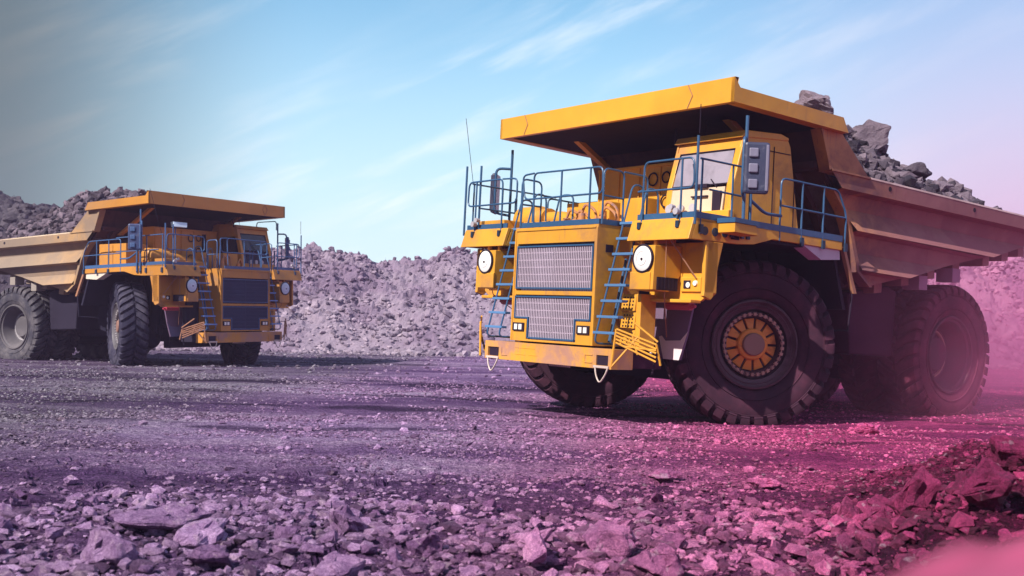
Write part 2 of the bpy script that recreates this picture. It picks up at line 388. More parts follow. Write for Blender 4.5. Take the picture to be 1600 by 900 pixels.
P = np.concatenate([a for a, b in parts]); S = np.concatenate([b for a, b in parts])
gr = stones('gravel', P, S, M_gravel); tag(gr, 'loose angular gravel and rubble strewn over the quarry floor', 'gravel', kind='stuff')

# ------------------------------------------------------------------ hill (spoil heap)
def crest(x):
    xs = np.array([-95, -60, -42, -31, -27.5, -22, -16, -12.6, -8.7, -6.3, -4.4, -2.4, 2, 10, 20, 31, 45, 70, 110])
    zs = np.array([7.5, 8.6, 9.6, 9.1, 8.1, 6.6, 6.2, 6.0, 5.75, 5.6, 6.05, 6.4, 6.5, 6.2, 6.4, 6.7, 7.2, 7, 6])
    return np.interp(x, xs, zs)
def hill_h(x, y):
    y0 = 61+1.2*fbm(x/6, y*0, 3, 51); c = crest(x)+.22*fbm(x/2.3, y*0+5, 4, 55)-.25
    u = np.clip((y-y0)/9.5, -1, 1.3)
    prof = np.where(u < 0, u*.5, np.minimum(u, 1)**.92)
    back = 1-sst(y, y0+22, y0+40)*.6
    body = c*np.clip(prof, -.2, 1)*back
    rough = fbm(x/1.7, y/9, 4, 71)*.55 + fbm(x/2.4, y/2.4, 5, 61, .65)*.55 + (worley(x/.9, y/.9, 6)[0]-.5)*.38 + (worley(x/.4, y/.4, 3)[0]-.5)*.22
    return body + rough*np.clip(u*2.2+.08, 0, 1) - .25*(u < 0)
hx = np.linspace(-70, 62, 900); hy = np.concatenate([np.linspace(59.5, 74, 110), np.linspace(74.6, 112, 30)])
HX, HY = np.meshgrid(hx, hy); HZ = hill_h(HX, HY)
nx_, ny_ = len(hx), len(hy); ii, jj = np.meshgrid(np.arange(ny_-1), np.arange(nx_-1), indexing='ij')
q = np.stack([ii*nx_+jj, ii*nx_+jj+1, (ii+1)*nx_+jj+1, (ii+1)*nx_+jj], -1).reshape(-1, 4)
hl = npmesh('hill', np.stack([HX, HY, HZ], -1).reshape(-1, 3), q, M_hill, False); tag(hl, kind='structure')
n = 80000; x = RG.uniform(-42, 42, n); y = RG.uniform(58.5, 73, n); k = fbm(x/2.2, y/5, 4, 83) > RG.uniform(-.6, .5, n); x, y = x[k], y[k]; n = len(x)
s = (.05+.45*RG.uniform(0, 1, n)**5)*np.where(fbm(x/4, y/4, 3, 87) > .1, 1.25, .8)
sc_ = stones('scree', np.stack([x, y, np.maximum(hill_h(x, y), ground_h(x, y))+s*.12], -1), s, M_scree, .8)
tag(sc_, 'grey lilac blocks of rubble covering the spoil heap slope', 'rubble', kind='stuff')

# ------------------------------------------------------------------ truck
def tyre_mb(Rr=1.52, Wd=.95, N=34, sk=.20):
    b = MB(); h = Wd/2; k = Rr/1.52  # k keeps the profile's proportions
    prof = [(.80, .30), (.83, .36), (.90, .41), (1.02, h-.025), (1.13, h), (1.24, h-.008), (1.335, h-.03), (1.395, h-.075), (1.425, h-.16), (1.43, 0)]
    full = [(r*k, y) for r, y in prof]+[(r*k, -y) for r, y in prof[::-1][1:]]
    b.lathe(full, 96)
    for r_, y_, w_ in ((1.00, h-.022, .012), (1.28, h-.010, .012)):            # moulded rings on the sidewall
        for s in (1, -1): b.lathe([(r_*k-w_, s*(y_-.012)), (r_*k, s*(y_+.012)), (r_*k+w_, s*(y_-.012))], 96)
    sec = [(.035, 1.525, 1.40), (.22, 1.525, 1.40), (h-.09, 1.515, 1.39), (h-.025, 1.475, 1.36), (h+.008, 1.40, 1.32), (h-.004, 1.315, 1.29)]
    for s in (1, -1):
        for i in range(N):
            a = 2*math.pi*(i+(.5 if s > 0 else 0))/N; o = len(b.v)
            for q, (y, ro, ri) in enumerate(sec):
                ac = a+sk*min(y/h, 1)**.8*(1 if y < h-.05 else 1.0); hw = (.052 if q < 2 else .058)+(.004 if q > 3 else 0)
                for (r, da) in ((ro, -hw), (ro, hw), (ri, hw), (ri, -hw)):
                    b.v.append((r*k*math.cos(ac+da), s*y, r*k*math.sin(ac+da)))
            for q in range(len(sec)-1):
                for e in range(4):
                    b.f.append((o+q*4+e, o+q*4+(e+1) % 4, o+(q+1)*4+(e+1) % 4, o+(q+1)*4+e))
            b.f += [(o, o+1, o+2, o+3), tuple(o+(len(sec)-1)*4+e for e in (3, 2, 1, 0))]
    return b
def front_rim(M, par):
    b = MB().lathe([(.79, -.30), (.86, .37), (.84, .41), (.81, .415), (.79, .38), (.755, .36), (.74, .37), (.70, .34), (.665, .33), (.66, .22), (.64, .20), (.615, .20), (.61, .30), (.53, .30), (.515, .14), (.2, .14)], 72)
    w = b.build('wheel', M['rim'], par, 40)
    c = MB()
    for k_ in range(34):
        for (a_, r_) in ((-.26, .588), (-.24, .602), (.24, .602), (.26, .588)): pass
    n_ = 34*4; ring = []
    for k_ in range(34):
        for (a_, ri_, ro_, yt) in ((-.5, .562, .583, .312), (-.27, .562, .583, .312), (-.25, .542, .603, .345), (.25, .542, .603, .345), (.27, .562, .583, .312)):
            ring.append((2*math.pi*(k_+a_)/34, ri_, ro_, yt))
    o_ = len(c.v)
    for (a_, ri_, ro_, yt) in ring:
        for (r_, y_) in ((ri_, .295), (ri_, yt), (ro_, yt), (ro_, .295)): c.v.append((r_*math.cos(a_), y_, r_*math.sin(a_)))
    for q in range(len(ring)):
        p_ = (q+1) % len(ring)
        for e in range(3): c.f.append((o_+q*4+e, o_+q*4+e+1, o_+p_*4+e+1, o_+p_*4+e))
    c.build('wheel_nuts', M['nut'], w)
    c = MB()
    for i in range(13):
        a0 = 2*math.pi*i/13+.045; a1 = 2*math.pi*(i+1)/13-.045
        p = []
        for y in (.14, .24):
            for (r, aa) in ((.255, a0*.5+a1*.5-(a1-a0)*.38), (.255, a0*.5+a1*.5+(a1-a0)*.38), (.50, a1), (.50, a0)): p.append((r*math.cos(aa), y-(0.05 if r > .4 and y > .2 else 0), r*math.sin(aa)))
        c.hexa(p[:4], p[4:])
    c.lathe([(.30, .14), (.30, .27), (.27, .30), (.21, .30), (.21, .2)], 48)
    c.build('hub', M['hub'], w, 30, .008)
    MB().lathe([(.215, .2), (.215, .345), (.195, .365), (.0005, .365)], 40).build('hub_cap', M['cap'], w, 30)
    return w
def rear_rim(M, par):
    b = MB().lathe([(.79, -.35), (.86, .38), (.84, .42), (.80, .42), (.785, .36), (.73, .34), (.71, .28), (.66, .10), (.60, -.06), (.42, -.12), (.40, .0), (.36, .06), (.0005, .06)], 72)
    w = b.build('wheel', M['rim_rear'], par, 35)
    c = MB()
    c.lathe([(.49, -.10), (.50, -.05), (.54, -.05), (.55, -.10)], 24); c.build('wheel_nuts', M['nut'], w)
    return w
TY = {}
def wheel(root, M, x, y, side, rear=False, steer=0., roll=0., bare=False):
    w = (rear_rim if rear else front_rim)(M, root) if not bare else MB().lathe([(.79, -.35), (.84, .35), (.79, .42), (.6, .1), (.0005, .1)], 40).build('wheel', M['rim_rear'], root, 35)
    key = M['name']+('r' if rear else 'f')
    if key not in TY: ty = tyre_mb(1.54 if rear else 1.60).build('tyre', M['tyre_rear' if rear else 'tyre'], w, 32); TY[key] = ty.data
    else: ty = D.objects.new('tyre', TY[key]); COL.objects.link(ty); ty.parent = w
    zc = 1.50 if rear else 1.54; w.rotation_mode = 'XYZ'
    w.matrix_basis = Matrix.Translation((x, y, zc)) @ Matrix.Rotation(R(steer), 4, 'Z') @ (Matrix.Rotation(math.pi, 4, 'Z') if side < 0 else Matrix.Identity(4)) @ Matrix.Rotation(roll, 4, 'Y')
    return w
def fillet(pts, r=.12, seg=5):
    pts = [Vector(p) for p in pts]; out = [pts[0]]
    for a, b, c in zip(pts, pts[1:], pts[2:]):
        u = (a-b); v = (c-b); rr = min(r, u.length*.49, v.length*.49); p0 = b+u.normalized()*rr; p1 = b+v.normalized()*rr
        for i in range(seg+1):
            t_ = i/seg; out.append(p0*(1-t_)**2+b*2*t_*(1-t_)+p1*t_*t_)
    out.append(pts[-1]); return out
RT = .019
def clip(poly, f):                                  # keep points where f>=0
    out = []
    for i in range(len(poly)):
        a, b = poly[i], poly[(i+1) % len(poly)]; fa, fb = f(a), f(b)
        if fa >= 0: out.append(a)
        if (fa >= 0) != (fb >= 0):
            t_ = fa/(fa-fb); out.append((a[0]+(b[0]-a[0])*t_, a[1]+(b[1]-a[1])*t_))
    return out
FE = [(5.69, -.83), (4.96, -1.12), (4.63, -1.45), (4.23, -1.85), (3.9, -2.03), (3.06, -2.36), (2.79, -2.76), (2.6, -2.8)]
def front_x(z):
    return float(np.interp(z, [a for a, b in FE][::-1], [b for a, b in FE][::-1]))
XT = -9.3
def zfloor(x): return 2.79+.2166*(-x-2.76)
def shear(x): return -.03*max(0, -x-2.0)
def side_band(b, z1, y1, z0, y0, s, outer=True):
    """one strip of the body side, from (z1,y1) down to (z0,y0), clipped by front edge and floor line"""
    zs = sorted({z1, z0, *[z for z, _ in FE if z0 < z < z1]}, reverse=True)
    front = [(front_x(z), z) for z in zs]
    poly = front+[(XT, z0-.22), (XT, z1-.22)]
    # apply shear only away from the front
    poly = [(x, z) for x, z in front]+[(x, z) for x, z in [(XT, z0+shear(XT)), (XT, z1+shear(XT))]]
    poly = clip(poly, lambda p: p[1]-zfloor(p[0]))
    if len(poly) < 3: return
    def yy(x, z):
        zz = z-shear(x)*((-x-1.5)/(-XT-1.5) if x < -1.5 else 0)
        t_ = min(1, max(0, (zz-z0)/(z1-z0))) if z1 > z0 else 0
        return s*(y0+(y1-y0)*t_)
    b.add([(x, yy(x, z), z) for x, z in poly], [tuple(range(len(poly)))])

def build_truck(M, loc, rot, label, steer, far=False):
    T = empty('haul_truck', loc, rot); tag(T, label, 'dump truck', 'loaded yellow haul trucks in the quarry')
    Y, B, DK, BL = M['yellow'], M['body'], M['dark'], M['blue']
    # ---- chassis
    c = MB()
    for s in (1, -1): c.box(-8.0, 2.6, s*.85-.16, s*.85+.16, 1.15, 1.85)
    for x in (2.2, .5, -1.6, -3.6, -7.6): c.box(x-.2, x+.2, -.85, .85, 1.2, 1.75)
    c.box(-.9, 2.3, -1.1, 1.1, 1.5, 3.4)                                     # engine mass
    c.box(-2.3, -.9, -1.5, 1.5, 1.6, 3.0)
    c.box(-.6, .6, -1.3, 1.3, 1.0, 1.5)
    c.cone((-6.09, -1.0, 1.52), (-6.09, 1.0, 1.52), .75, .75, 24); c.box(-6.5, -4.2, -.6, .6, 1.2, 1.9)
    ch = c.build('chassis', DK, T, None, .02)
    for s in (1, -1):                                                        # front suspension struts, hoist rams
        MB().cone((0, s*1.45, 1.0), (-.1, s*1.3, 3.1), .2, .2).cone((0, s*1.45, .9), (0, s*2.0, 1.4), .24, .3).build('suspension_strut', DK, ch, 40)
        MB().cone((-3.6, s*1.15, 1.4), (-3.3, s*1.15, 3.0), .17, .17).cone((-3.45, s*1.15, 2.0), (-3.2, s*1.15, 3.3), .11, .11).build('hoist_ram', DK, ch, 40)
        MB().prism([(-6.95, 2.1), (-6.6, 2.1), (-6.66, 3.55), (-6.9, 3.55)], 1, s*.75, s*1.05).build('body_support', DK, ch)
    MB().cone((0.05, -1.5, 1.4), (.05, 1.5, 1.4), .22, .22).box(.2, .5, -1.2, 1.2, .75, 1.05).build('front_axle', DK, ch, 40)
    # ---- wheels
    fs = R(steer); off = .5
    for s in (1, -1):
        wx, wy = {(0, 1): (-.12, 2.27), (0, -1): (.02, -2.22), (1, 1): (.42, 2.44), (1, -1): (-.38, -2.36)}[(int(far), s)]
        wheel(T, M, wx, wy, s, False, steer, .2+s)
    for s in (1, -1):
        wheel(T, M, -6.17, s*(2.90-.475), s, True, 0, .7+s)
        wheel(T, M, -6.17, s*(2.90-.475-1.05), s, True, 0, 1.4+s, True)
    # ---- fuel tank / boxes between the wheels
    for s in (1, -1):
        b = MB().prism([(-2.89, 2.69), (-3.0, 1.42), (-4.45, 1.39), (-4.55, 2.80), (-4.2, 2.9)], 1, s*1.3, s*2.5)
        b.build('fuel_tank', M['tank'], T, None, .04)
        MB().prism([(-.95, 3.42), (-2.2, 3.42), (-2.9, 2.6), (-2.9, 1.45), (-1.9, 1.2), (-1.7, 2.2)], 1, s*1.25, s*1.6).build('frame_guard', DK, ch)
        MB().prism([(-1.52, 3.50), (-1.60, 3.50), (-2.02, 2.62), (-1.93, 2.62)], 1, s*3.24, s*3.32).build('deck_brace', M['brace'], T)
        MB().tube([(-1.93, s*3.28, 2.62), (-1.95, s*3.2, 1.9), (-1.6, s*2.6, 1.85)], .025, 6).build('hose', DK, T)
    # ---- radiator housing
    y0, y1 = -1.14, 1.33
    zt, zb = 3.60, 1.37
    h = MB().prism([(3.0, zb), (3.0, zt), (2.15, zt), (1.9, 3.3), (1.9, zb)], 1, y0, y0+.09)
    h.prism([(3.0, zb), (3.0, zt), (2.15, zt), (1.9, 3.3), (1.9, zb)], 1, y1-.09, y1)
    h.box(1.95, 2.995, y0+.085, y1-.085, zt-.06, zt-.002); h.box(2.94, 3.0, y0+.09, y1-.09, 3.28, zt-.06)
    h.box(2.94, 3.0, y0+.09, y1-.09, 2.28, 2.36); h.box(2.94, 3.0, y0+.09, y1-.09, zb, 1.41)
    h.box(2.94, 3.0, y0+.09, -.66, zb+.03, 1.80); h.box(2.94, 3.0, .83, y1-.09, zb+.03, 1.80)
    h.box(3.0, 3.02, y0+.05, y1-.05, 3.53, 3.57); h.box(3.0, 3.015, y0, y0+.045, zb, zt-.05); h.box(3.0, 3.015, y1-.045, y1, zb, zt-.05)
    hs = h.build('radiator_housing', Y, T, None, .008)
    MB().box(2.85, 2.87, y0+.1, y1-.1, 1.4, 3.3).build('radiator_core', M['core'], hs)
    def grille(ya, yb, za, zb_, notch=None):
        b = MB(); fr = MB(); n = int((yb-ya)/.052)
        for i in range(n+1):
            y = ya+.03+(yb-ya-.06)*i/n; z0_ = za
            if notch and (y < notch[0] or y > notch[1]): z0_ = notch[2]
            b.box(2.955, 2.985, y-.0095, y+.0095, z0_+.02, zb_-.02)
        nz = int((zb_-za)/.155)
        for i in range(1, nz+1):
            z = za+(zb_-za)*i/(nz+1); a_, c_ = (notch[0], notch[1]) if (notch and z < notch[2]) else (ya, yb)
            b.box(2.945, 2.972, a_+.02, c_-.02, z-.008, z+.008)
        b.box(2.94, 2.985, (ya+yb)/2-.016, (ya+yb)/2+.016, za+.02, zb_-.02)
        o = b.build('grille', M['grille'], hs)
        w = .028
        if notch:
            a_, c_, zn = notch
            for (p, q, r_, s_) in ((ya, ya+w, zn, zb_), (yb-w, yb, zn, zb_), (ya, yb, zb_-w, zb_), (ya, a_+w, zn, zn+w), (c_-w, yb, zn, zn+w), (a_, a_+w, za, zn), (c_-w, c_, za, zn), (a_, c_, za, za+w)):
                fr.box(2.95, 3.008, p, q, r_, s_)
        else:
            for (p, q, r_, s_) in ((ya, ya+w, za, zb_), (yb-w, yb, za, zb_), (ya+w, yb-w, zb_-w, zb_), (ya+w, yb-w, za, za+w)): fr.box(2.95, 3.008, p, q, r_, s_)
        fr.build('grille_frame', BL, o)
    grille(-1.06, 1.23, 2.40, 3.24); grille(-1.06, 1.23, 1.43, 2.26, (-.63, .80, 1.82))
    for ya in (-1.06, .88):
        lm = MB().box(3.0, 3.03, ya, ya+.35, 1.57, 1.73).build('front_lamp', DK, T, None, .006)
        l2 = MB()
        for k in (0, 1): l2.box(3.025, 3.036, ya+.06+k*.14, ya+.155+k*.14, 1.595, 1.70)
        each(l2, 'lens', M['lens'], lm)
    MB().box(2.62, 2.80, y1, y1+.012, 3.10, 3.24).build('inspection_hatch', DK, hs)
    # ---- bumper
    b = MB(); xf, xb = 3.07, 2.55; zt2, zb2 = 1.335, .975
    b.box(xb, xf, -1.42, 1.52, zb2, zt2)
    for (a_, c_) in ((-1.89, -1.79), (1.84, 1.93)): b.box(xb, xf, a_, c_, zb2, zt2)
    for (a_, c_) in ((-1.79, -1.42), (1.52, 1.84)):
        b.box(xb, xf, a_, c_, zb2, 1.035); b.box(xb, xf, a_, c_, 1.215, zt2); b.box(xb, xb+.1, a_, c_, 1.035, 1.215)
    b.box(xf, xf+.012, 1.20, 1.42, 1.06, 1.09); b.box(xf, xf+.012, 1.20, 1.22, 1.09, 1.22); b.box(xf, xf+.012, 1.22, 1.42, 1.20, 1.22)
    b.box(xf, xf+.012, -1.33, -1.13, 1.06, 1.08); b.box(xf, xf+.012, -1.33, -1.31, 1.08, 1.22)
    b.box(xf, xf+.006, -.85, -.55, 1.10, 1.115); b.box(xf, xf+.006, -.45, -.2, 1.10, 1.115); b.box(xf, xf+.006, -.9, -.25, 1.23, 1.24)
    bp = b.build('bumper', M['bumper'], T, None, .012)
    each(MB().box(xb-.75, xb-.003, 1.3, 1.90, 1.0, 1.28).box(xb-.75, xb-.003, -1.86, -1.3, 1.0, 1.28), 'bumper_bracket', M['tank'], bp, None, .01)
    for yc in (-1.6, 1.68):
        MB().box(xf-.3, xf-.02, yc-.15, yc+.15, 1.04, 1.21).build('tow_pocket', DK, bp)
        MB().tube(fillet([(xf+.01, yc-.17, 1.02), (xf+.03, yc-.12, .86), (xf+.04, yc, .70), (xf+.03, yc+.14, .88), (xf+.01, yc+.18, 1.02)], .1), .016, 6).build('tow_cable', M['cable'], bp, 60)
        MB().box(xf, xf+.03, yc-.2, yc+.2, .99, 1.03).build('cable_bracket', M['cable'], bp)
    sp = MB()
    for i in range(9): sp.lathe([(.05, -.02), (.07, 0), (.05, .02)], 12).v
    MB().tube([(2.7, -.25+.03*i+.0, .93+(.03 if i % 2 else -.0)) for i in range(22)], .018, 6).build('coiled_hose', M['cable'], bp)
    # ---- deck
    d = MB()
    for s in (1, -1):
        a_, c_ = sorted((s*1.86, s*3.38))
        d.prism([(2.58, 3.67), (2.66, 3.67), (2.78, 3.29), (2.70, 3.29)], 1, a_, c_)                     # sloping fascia of the wing
        d.box(1.1, 2.59, a_, c_, 3.60, 3.665)
        ys = sorted((s*3.30, s*3.38)); d.prism([(2.70, 3.295), (2.58, 3.665), (-1.42, 3.58), (-1.42, 3.42), (0., 3.45), (.6, 3.46), (1.1, 3.33), (1.5, 3.30)], 1, *ys)
        yb = sorted((s*1.5, s*3.30)); d.box(-1.42, 1.1, *yb, 3.52, 3.6)
        yi = sorted((s*1.86, s*1.94)); d.prism([(2.70, 3.295), (2.58, 3.60), (1.6, 3.60), (1.6, 3.30)], 1, *yi)
    d.box(-1.2, 2.15, -1.86, 1.86, 3.5, 3.58)
    dk = d.build('deck', Y, T, None, .01)
    ua = MB()  # dark panels added for the wheel-well shade under the deck
    for s in (1, -1):
        a_, c_ = sorted((s*1.35, s*3.28)); ua.box(-1.40, 2.0, a_, c_, 3.40, 3.50)
        a_, c_ = sorted((s*1.40, s*3.20)); ua.prism([(-1.42, 3.45), (-1.36, 3.45), (-1.75, 2.3), (-1.85, 2.3)], 1, a_, c_)
    each(ua, 'arch_shade_panel', DK, dk)
    for s in (1, -1):                                                     # pale shields hanging under the deck edge
        MB().prism([(-.30, 3.44), (-1.40, 3.42), (-1.42, 3.24), (-.85, 3.20)], 1, s*3.05, s*3.34).build('deck_shield', M['pale'], dk)
    if not far:
        for k in range(3): MB().cone((2.38-k*.25, 3.375, 3.46), (2.38-k*.25, 3.392, 3.46), .075, .075, 16).build('port_cover', M['blue_dark'], dk)
        MB().box(1.52, 1.72, 3.38, 3.40, 3.37, 3.50).build('latch_plate', DK, dk)
    ks = MB()
    ks.box(2.975, 3.0, -.97, 1.34, 3.602, 3.70); ks.box(2.05, 2.975, 1.315, 1.34, 3.602, 3.70)
    for s in (1, -1):
        a_, c_ = sorted((s*1.95, s*3.36)); ks.box(2.60, 2.625, a_, c_, 3.67, 3.775)
        ya, yb = sorted((s*3.36, s*3.385)); ks.prism([(2.625, 3.668), (2.625, 3.775), (-1.42, 3.70), (-1.42, 3.585)], 1, ya, yb)
    each(ks, 'kick_strip', BL, dk)
    # ---- fenders + headlight boxes
    for s in (1, -1):
        S_ = lambda a_, c_: sorted((s*a_, s*c_))
        f = MB().prism([(2.28, 3.29), (1.90, 3.29), (2.0, 2.9), (2.1, 2.34), (2.16, 2.28), (2.34, 2.34), (2.31, 2.6)], 1, *S_(3.30, 3.38))   # outer cheek
        pts = [(1.84, 2.26), (3.12, 2.26), (3.30, 2.38), (3.30, 3.29), (1.84, 3.29)]
        f.prism([(s*a_, z) for a_, z in pts], 0, 2.06, 2.13)
        f.box(2.10, 2.36, *S_(1.84, 3.1), 2.22, 2.28)
        f.prism([(2.9, 3.29), (3.30, 3.29), (3.30, 2.4)][::1] if False else [(s*3.30, 3.29), (s*3.38, 3.29), (s*3.38, 2.4), (s*3.30, 2.34)], 0, 2.02, 2.33)
        fn = f.build('fender', Y, T, None, .012)
        p = MB().box(2.13, 2.17, *S_(2.66, 3.14), 2.42, 2.68).build('lamp_panel', Y, fn, None, .012)
        MB().box(2.17, 2.185, *S_(2.74, 2.90), 2.48, 2.62).build('fog_lamp', DK, fn)
        each(MB().cone((2.17, s*2.85, 2.54), (2.19, s*2.85, 2.54), .05, .05, 12).cone((2.17, s*3.02, 2.57), (2.20, s*3.02, 2.57), .05, .045, 12), 'indicator_lamp', M['lens'], fn)
        hb = MB().prism([(2.82, 2.42), (2.80, 3.20), (2.14, 3.22), (2.14, 2.70), (2.42, 2.40)], 1, *S_(2.06, 2.62))
        hb.prism([(2.84, 2.42), (2.84, 2.72), (2.80, 2.74), (2.80, 2.40)], 1, *S_(2.05, 2.56))
        hb.box(2.60, 2.68, *S_(2.1, 2.16), 3.2, 3.32); hb.box(2.60, 2.68, *S_(2.45, 2.52), 3.2, 3.32)
        hbo = hb.build('headlight_box', Y, T, None, .01)
        v = MB()
        for k in range(6): v.box(2.22+.09*k, 2.27+.09*k, *S_(2.62, 2.632), 2.43, 2.64)
        v.box(2.21, 2.73, *S_(2.618, 2.625), 2.42, 2.65); v.build('vent', DK, hbo)
        rr, yc, zc = .232, s*2.36, 2.965
        L = MB().lathe([(rr+.022, 0), (rr+.022, .035), (rr, .045), (rr-.012, .03)], 40).xf(Matrix.Translation((2.815, yc, zc)) @ Matrix.Rotation(R(-90), 4, 'Z'))
        L.build('headlight_ring', DK, hbo, 40)
        L = MB().lathe([(rr-.008, .028), (rr*.8, .046), (rr*.5, .056), (.0005, .060)], 40).xf(Matrix.Translation((2.815, yc, zc)) @ Matrix.Rotation(R(-90), 4, 'Z'))
        hd = L.build('headlight', M['headlamp'], hbo, 50)
        MB().lathe([(.12, .054), (.125, .060), (.118, .062)], 30).xf(Matrix.Translation((2.815, yc, zc)) @ Matrix.Rotation(R(-90), 4, 'Z')).build('lens_ring', M['lens_dim'], hd)
        MB().cone((2.87, yc+.012, zc-.012), (2.892, yc+.012, zc-.012), .026, .02, 12).build('bulb', DK, hd)
        # brace wires
        MB().tube([(2.60, s*2.80, 3.29), (2.20, s*3.05, 2.66)], .014, 6).tube([(2.66, s*2.75, 3.29), (2.45, s*2.55, 2.3), (1.7, s*1.9, 1.6)], .010, 5).build('stay_cable', M['brace'], T)
        # mud flap and tube below
        MB().prism([(s*1.35, 2.25), (s*2.45, 2.25), (s*2.30, 1.62), (s*2.16, 1.19), (s*1.72, 1.19), (s*1.5, 1.5)], 0, 1.55, 1.60).build('splash_guard', M['guard'], T)
        MB().add([(1.62, s*2.46, 1.98), (1.62, s*2.36, 1.72), (1.62, s*2.18, 1.55), (1.62, s*1.80, 1.53), (1.62, s*1.70, 1.62), (1.62, s*1.62, 1.60), (1.62, s*1.76, 1.19), (1.62, s*2.16, 1.185)],
                 [tuple(range(8))]).box(1.602, 1.64, *S_(1.42, 1.47), 1.25, 1.92).build('guard_patch', M['white'], T)
        MB().cone((2.0, s*2.2, 2.17), (2.0, s*2.78, 2.17), .075, .075, 14).cone((2.0, s*2.78, 2.17), (2.0, s*2.88, 2.17), .04, .03, 10).build('extinguisher', M['red'], T, 40)
        # perforated step tower
        if s > 0: st = MB().box(2.2, 2.58, *S_(1.98, 2.1), 1.35, 2.35)
        else: st = MB().box(2.0, 2.2, *S_(1.5, 2.0), 1.5, 2.4)
        for k, z in enumerate((1.40, 1.72, 2.04) if s > 0 else ()): st.prism([(2.62, z), (2.58, z+.30), (2.2, z+.30), (2.2, z)], 1, *S_(1.62, 1.98))
        so = st.build('step_tower' if s > 0 else 'oil_tank', M['step'] if s > 0 else DK, T, None, .008)
        ho = MB()
        for z in ((1.40, 1.72, 2.04) if s > 0 else ()):
            for a in range(4):
                for c_ in range(4): ho.box(2.60-.01*a, 2.626-.01*a, *S_(1.68+.075*c_, 1.71+.075*c_), z+.03+.065*a, z+.06+.065*a)
        if s > 0: ho.build('step_holes', DK, so)
        # blue ladder
        ld = MB()
        def lx(z): return 3.06-(z-1.5)*.262
        for yy, ztop in ((1.45, 4.4), (1.86, 4.3)):
            ld.tube(fillet([(2.5, s*yy, 1.42), (lx(1.42), s*yy, 1.42), (lx(ztop), s*yy, ztop), (lx(ztop)-.28, s*yy, ztop-.02), (lx(ztop)-.30, s*yy, 3.62)], .14), RT, 8)
        ld.tube([(2.72, s*1.46, 1.45), (lx(2.9)-.3, s*1.46, 3.0)], .03, 6)
        lo = ld.build('ladder', BL, T, 40)
        for k in range(8):
            z = 1.62+k*.29; MB().box(lx(z)-.10, lx(z)+.035, *S_(1.38, 1.95), z-.024, z+.024).build('rung', M['rung'], lo, None, .006)
        # folded boarding stair at the bumper corner
        fs_ = MB()
        A0, A1 = Vector((3.10, s*2.05, 1.70)), Vector((2.66, s*2.62, 1.46)); B0 = Vector((3.12, s*1.98, 1.02)); up = Vector((0, 0, -.25))
        for k in range(5):
            p = A0+(A1-A0)*(k/5)*.25+Vector((-.02*k, 0, -.035*k*0)); fs_.tube([A0+up*k*.24+Vector((.0, 0, 0)), A1+up*k*.30], .02, 6)
        fs_.tube([A0, B0], .022, 6); fs_.tube([B0, A0+(A1-A0)*.55+Vector((0, 0, .02))], .022, 6)
        fs_.tube([A1, A1+Vector((-.12, 0, -.36))], .022, 6); fs_.tube([A0+Vector((-.2, s*.25, .12)), A1+Vector((0, s*.03, .05))], .02, 6)
        fs_.tube([A0+(A1-A0)*.4, A0+(A1-A0)*.55+up*1.2], .018, 6); fs_.tube([A0+(A1-A0)*.2+up, A1+up*.4], .018, 6)
        fs_.build('boarding_stair', M['brace'] if far else M['step'], T, 40)
        ch_ = MB()
        for k in range(8): ch_.tube([A1+Vector((-.02*k, -s*.03*k, -.14-.05*k)), A1+Vector((-.02*k-.02, -s*.03*k-s*.02, -.175-.05*k))], .022, 6)
        ch_.build('stair_chain', DK, T)
    # ---- railings
    def rails(name, *paths, par=dk, r=RT):
        b = MB()
        for p in paths: b.tube(fillet(p, .13), r, 8)
        return each(b, name, BL, par, 40) if name == 'tall_post' else b.build(name, BL, par, 40)
    x = 2.9
    rails('railing', [(x, -.71, 3.6), (x, -.77, 4.69), (x, 1.27, 4.67), (x, 1.29, 4.18), (x, -1.04, 4.18), (x, -1.13, 4.67), (x, -.77, 4.69)],
          [(x, .1, 3.6), (x, .09, 4.69)], [(x, .94, 3.6), (x, .93, 4.68)], [(x, -1.13, 3.6), (x, -1.1, 4.4)])
    rails('railing', [(3.0, 1.42, 3.6), (3.0, 1.42, 4.62), (2.5, 1.42, 4.60), (2.5, 1.42, 3.6)], [(3.0, 1.42, 4.12), (2.5, 1.42, 4.1)], [(2.5, 1.42, 4.60), (1.9, 1.42, 4.58), (1.9, 1.42, 3.6)])
    rails('railing', [(2.85, -1.2, 3.6), (2.85, -1.2, 4.62), (2.35, -1.2, 4.6), (2.35, -1.2, 3.6)], [(2.85, -1.2, 4.1), (2.35, -1.2, 4.1)], [(2.2, -1.0, 3.6), (2.1, -.9, 4.35), (2.0, -.6, 4.35), (2.0, -.6, 3.6)])
    for s in (1, -1):
        S1 = s
        rails('railing', [(2.66, s*2.10, 3.58), (2.66, s*2.12, 4.70), (2.66, s*3.33, 4.70), (2.66, s*3.35, 4.18), (2.66, s*1.98, 4.18)], [(2.66, s*3.05, 3.56), (2.66, s*3.05, 4.70)],
              [(2.66, s*1.98, 4.18), (2.66, s*1.62, 4.18), (2.66, s*1.62, 4.68), (2.66, s*2.12, 4.70)] if s < 0 else [(2.66, s*1.98, 4.18), (2.66, s*2.1, 4.2)])
        rails('railing', [(2.55, s*3.37, 4.69), (.42 if s > 0 else .2, s*3.37, 4.64)][:2] if s < 0 else [(2.55, s*3.37, 4.69), (1.45, s*3.37, 4.67)],
              [(2.3, s*3.37, 4.18), (1.45 if s > 0 else .2, s*3.37, 4.15)], [(1.72, s*3.37, 3.5), (1.72, s*3.37, 4.68)], [(2.5, s*3.37, 3.5), (2.5, s*3.37, 4.68)])
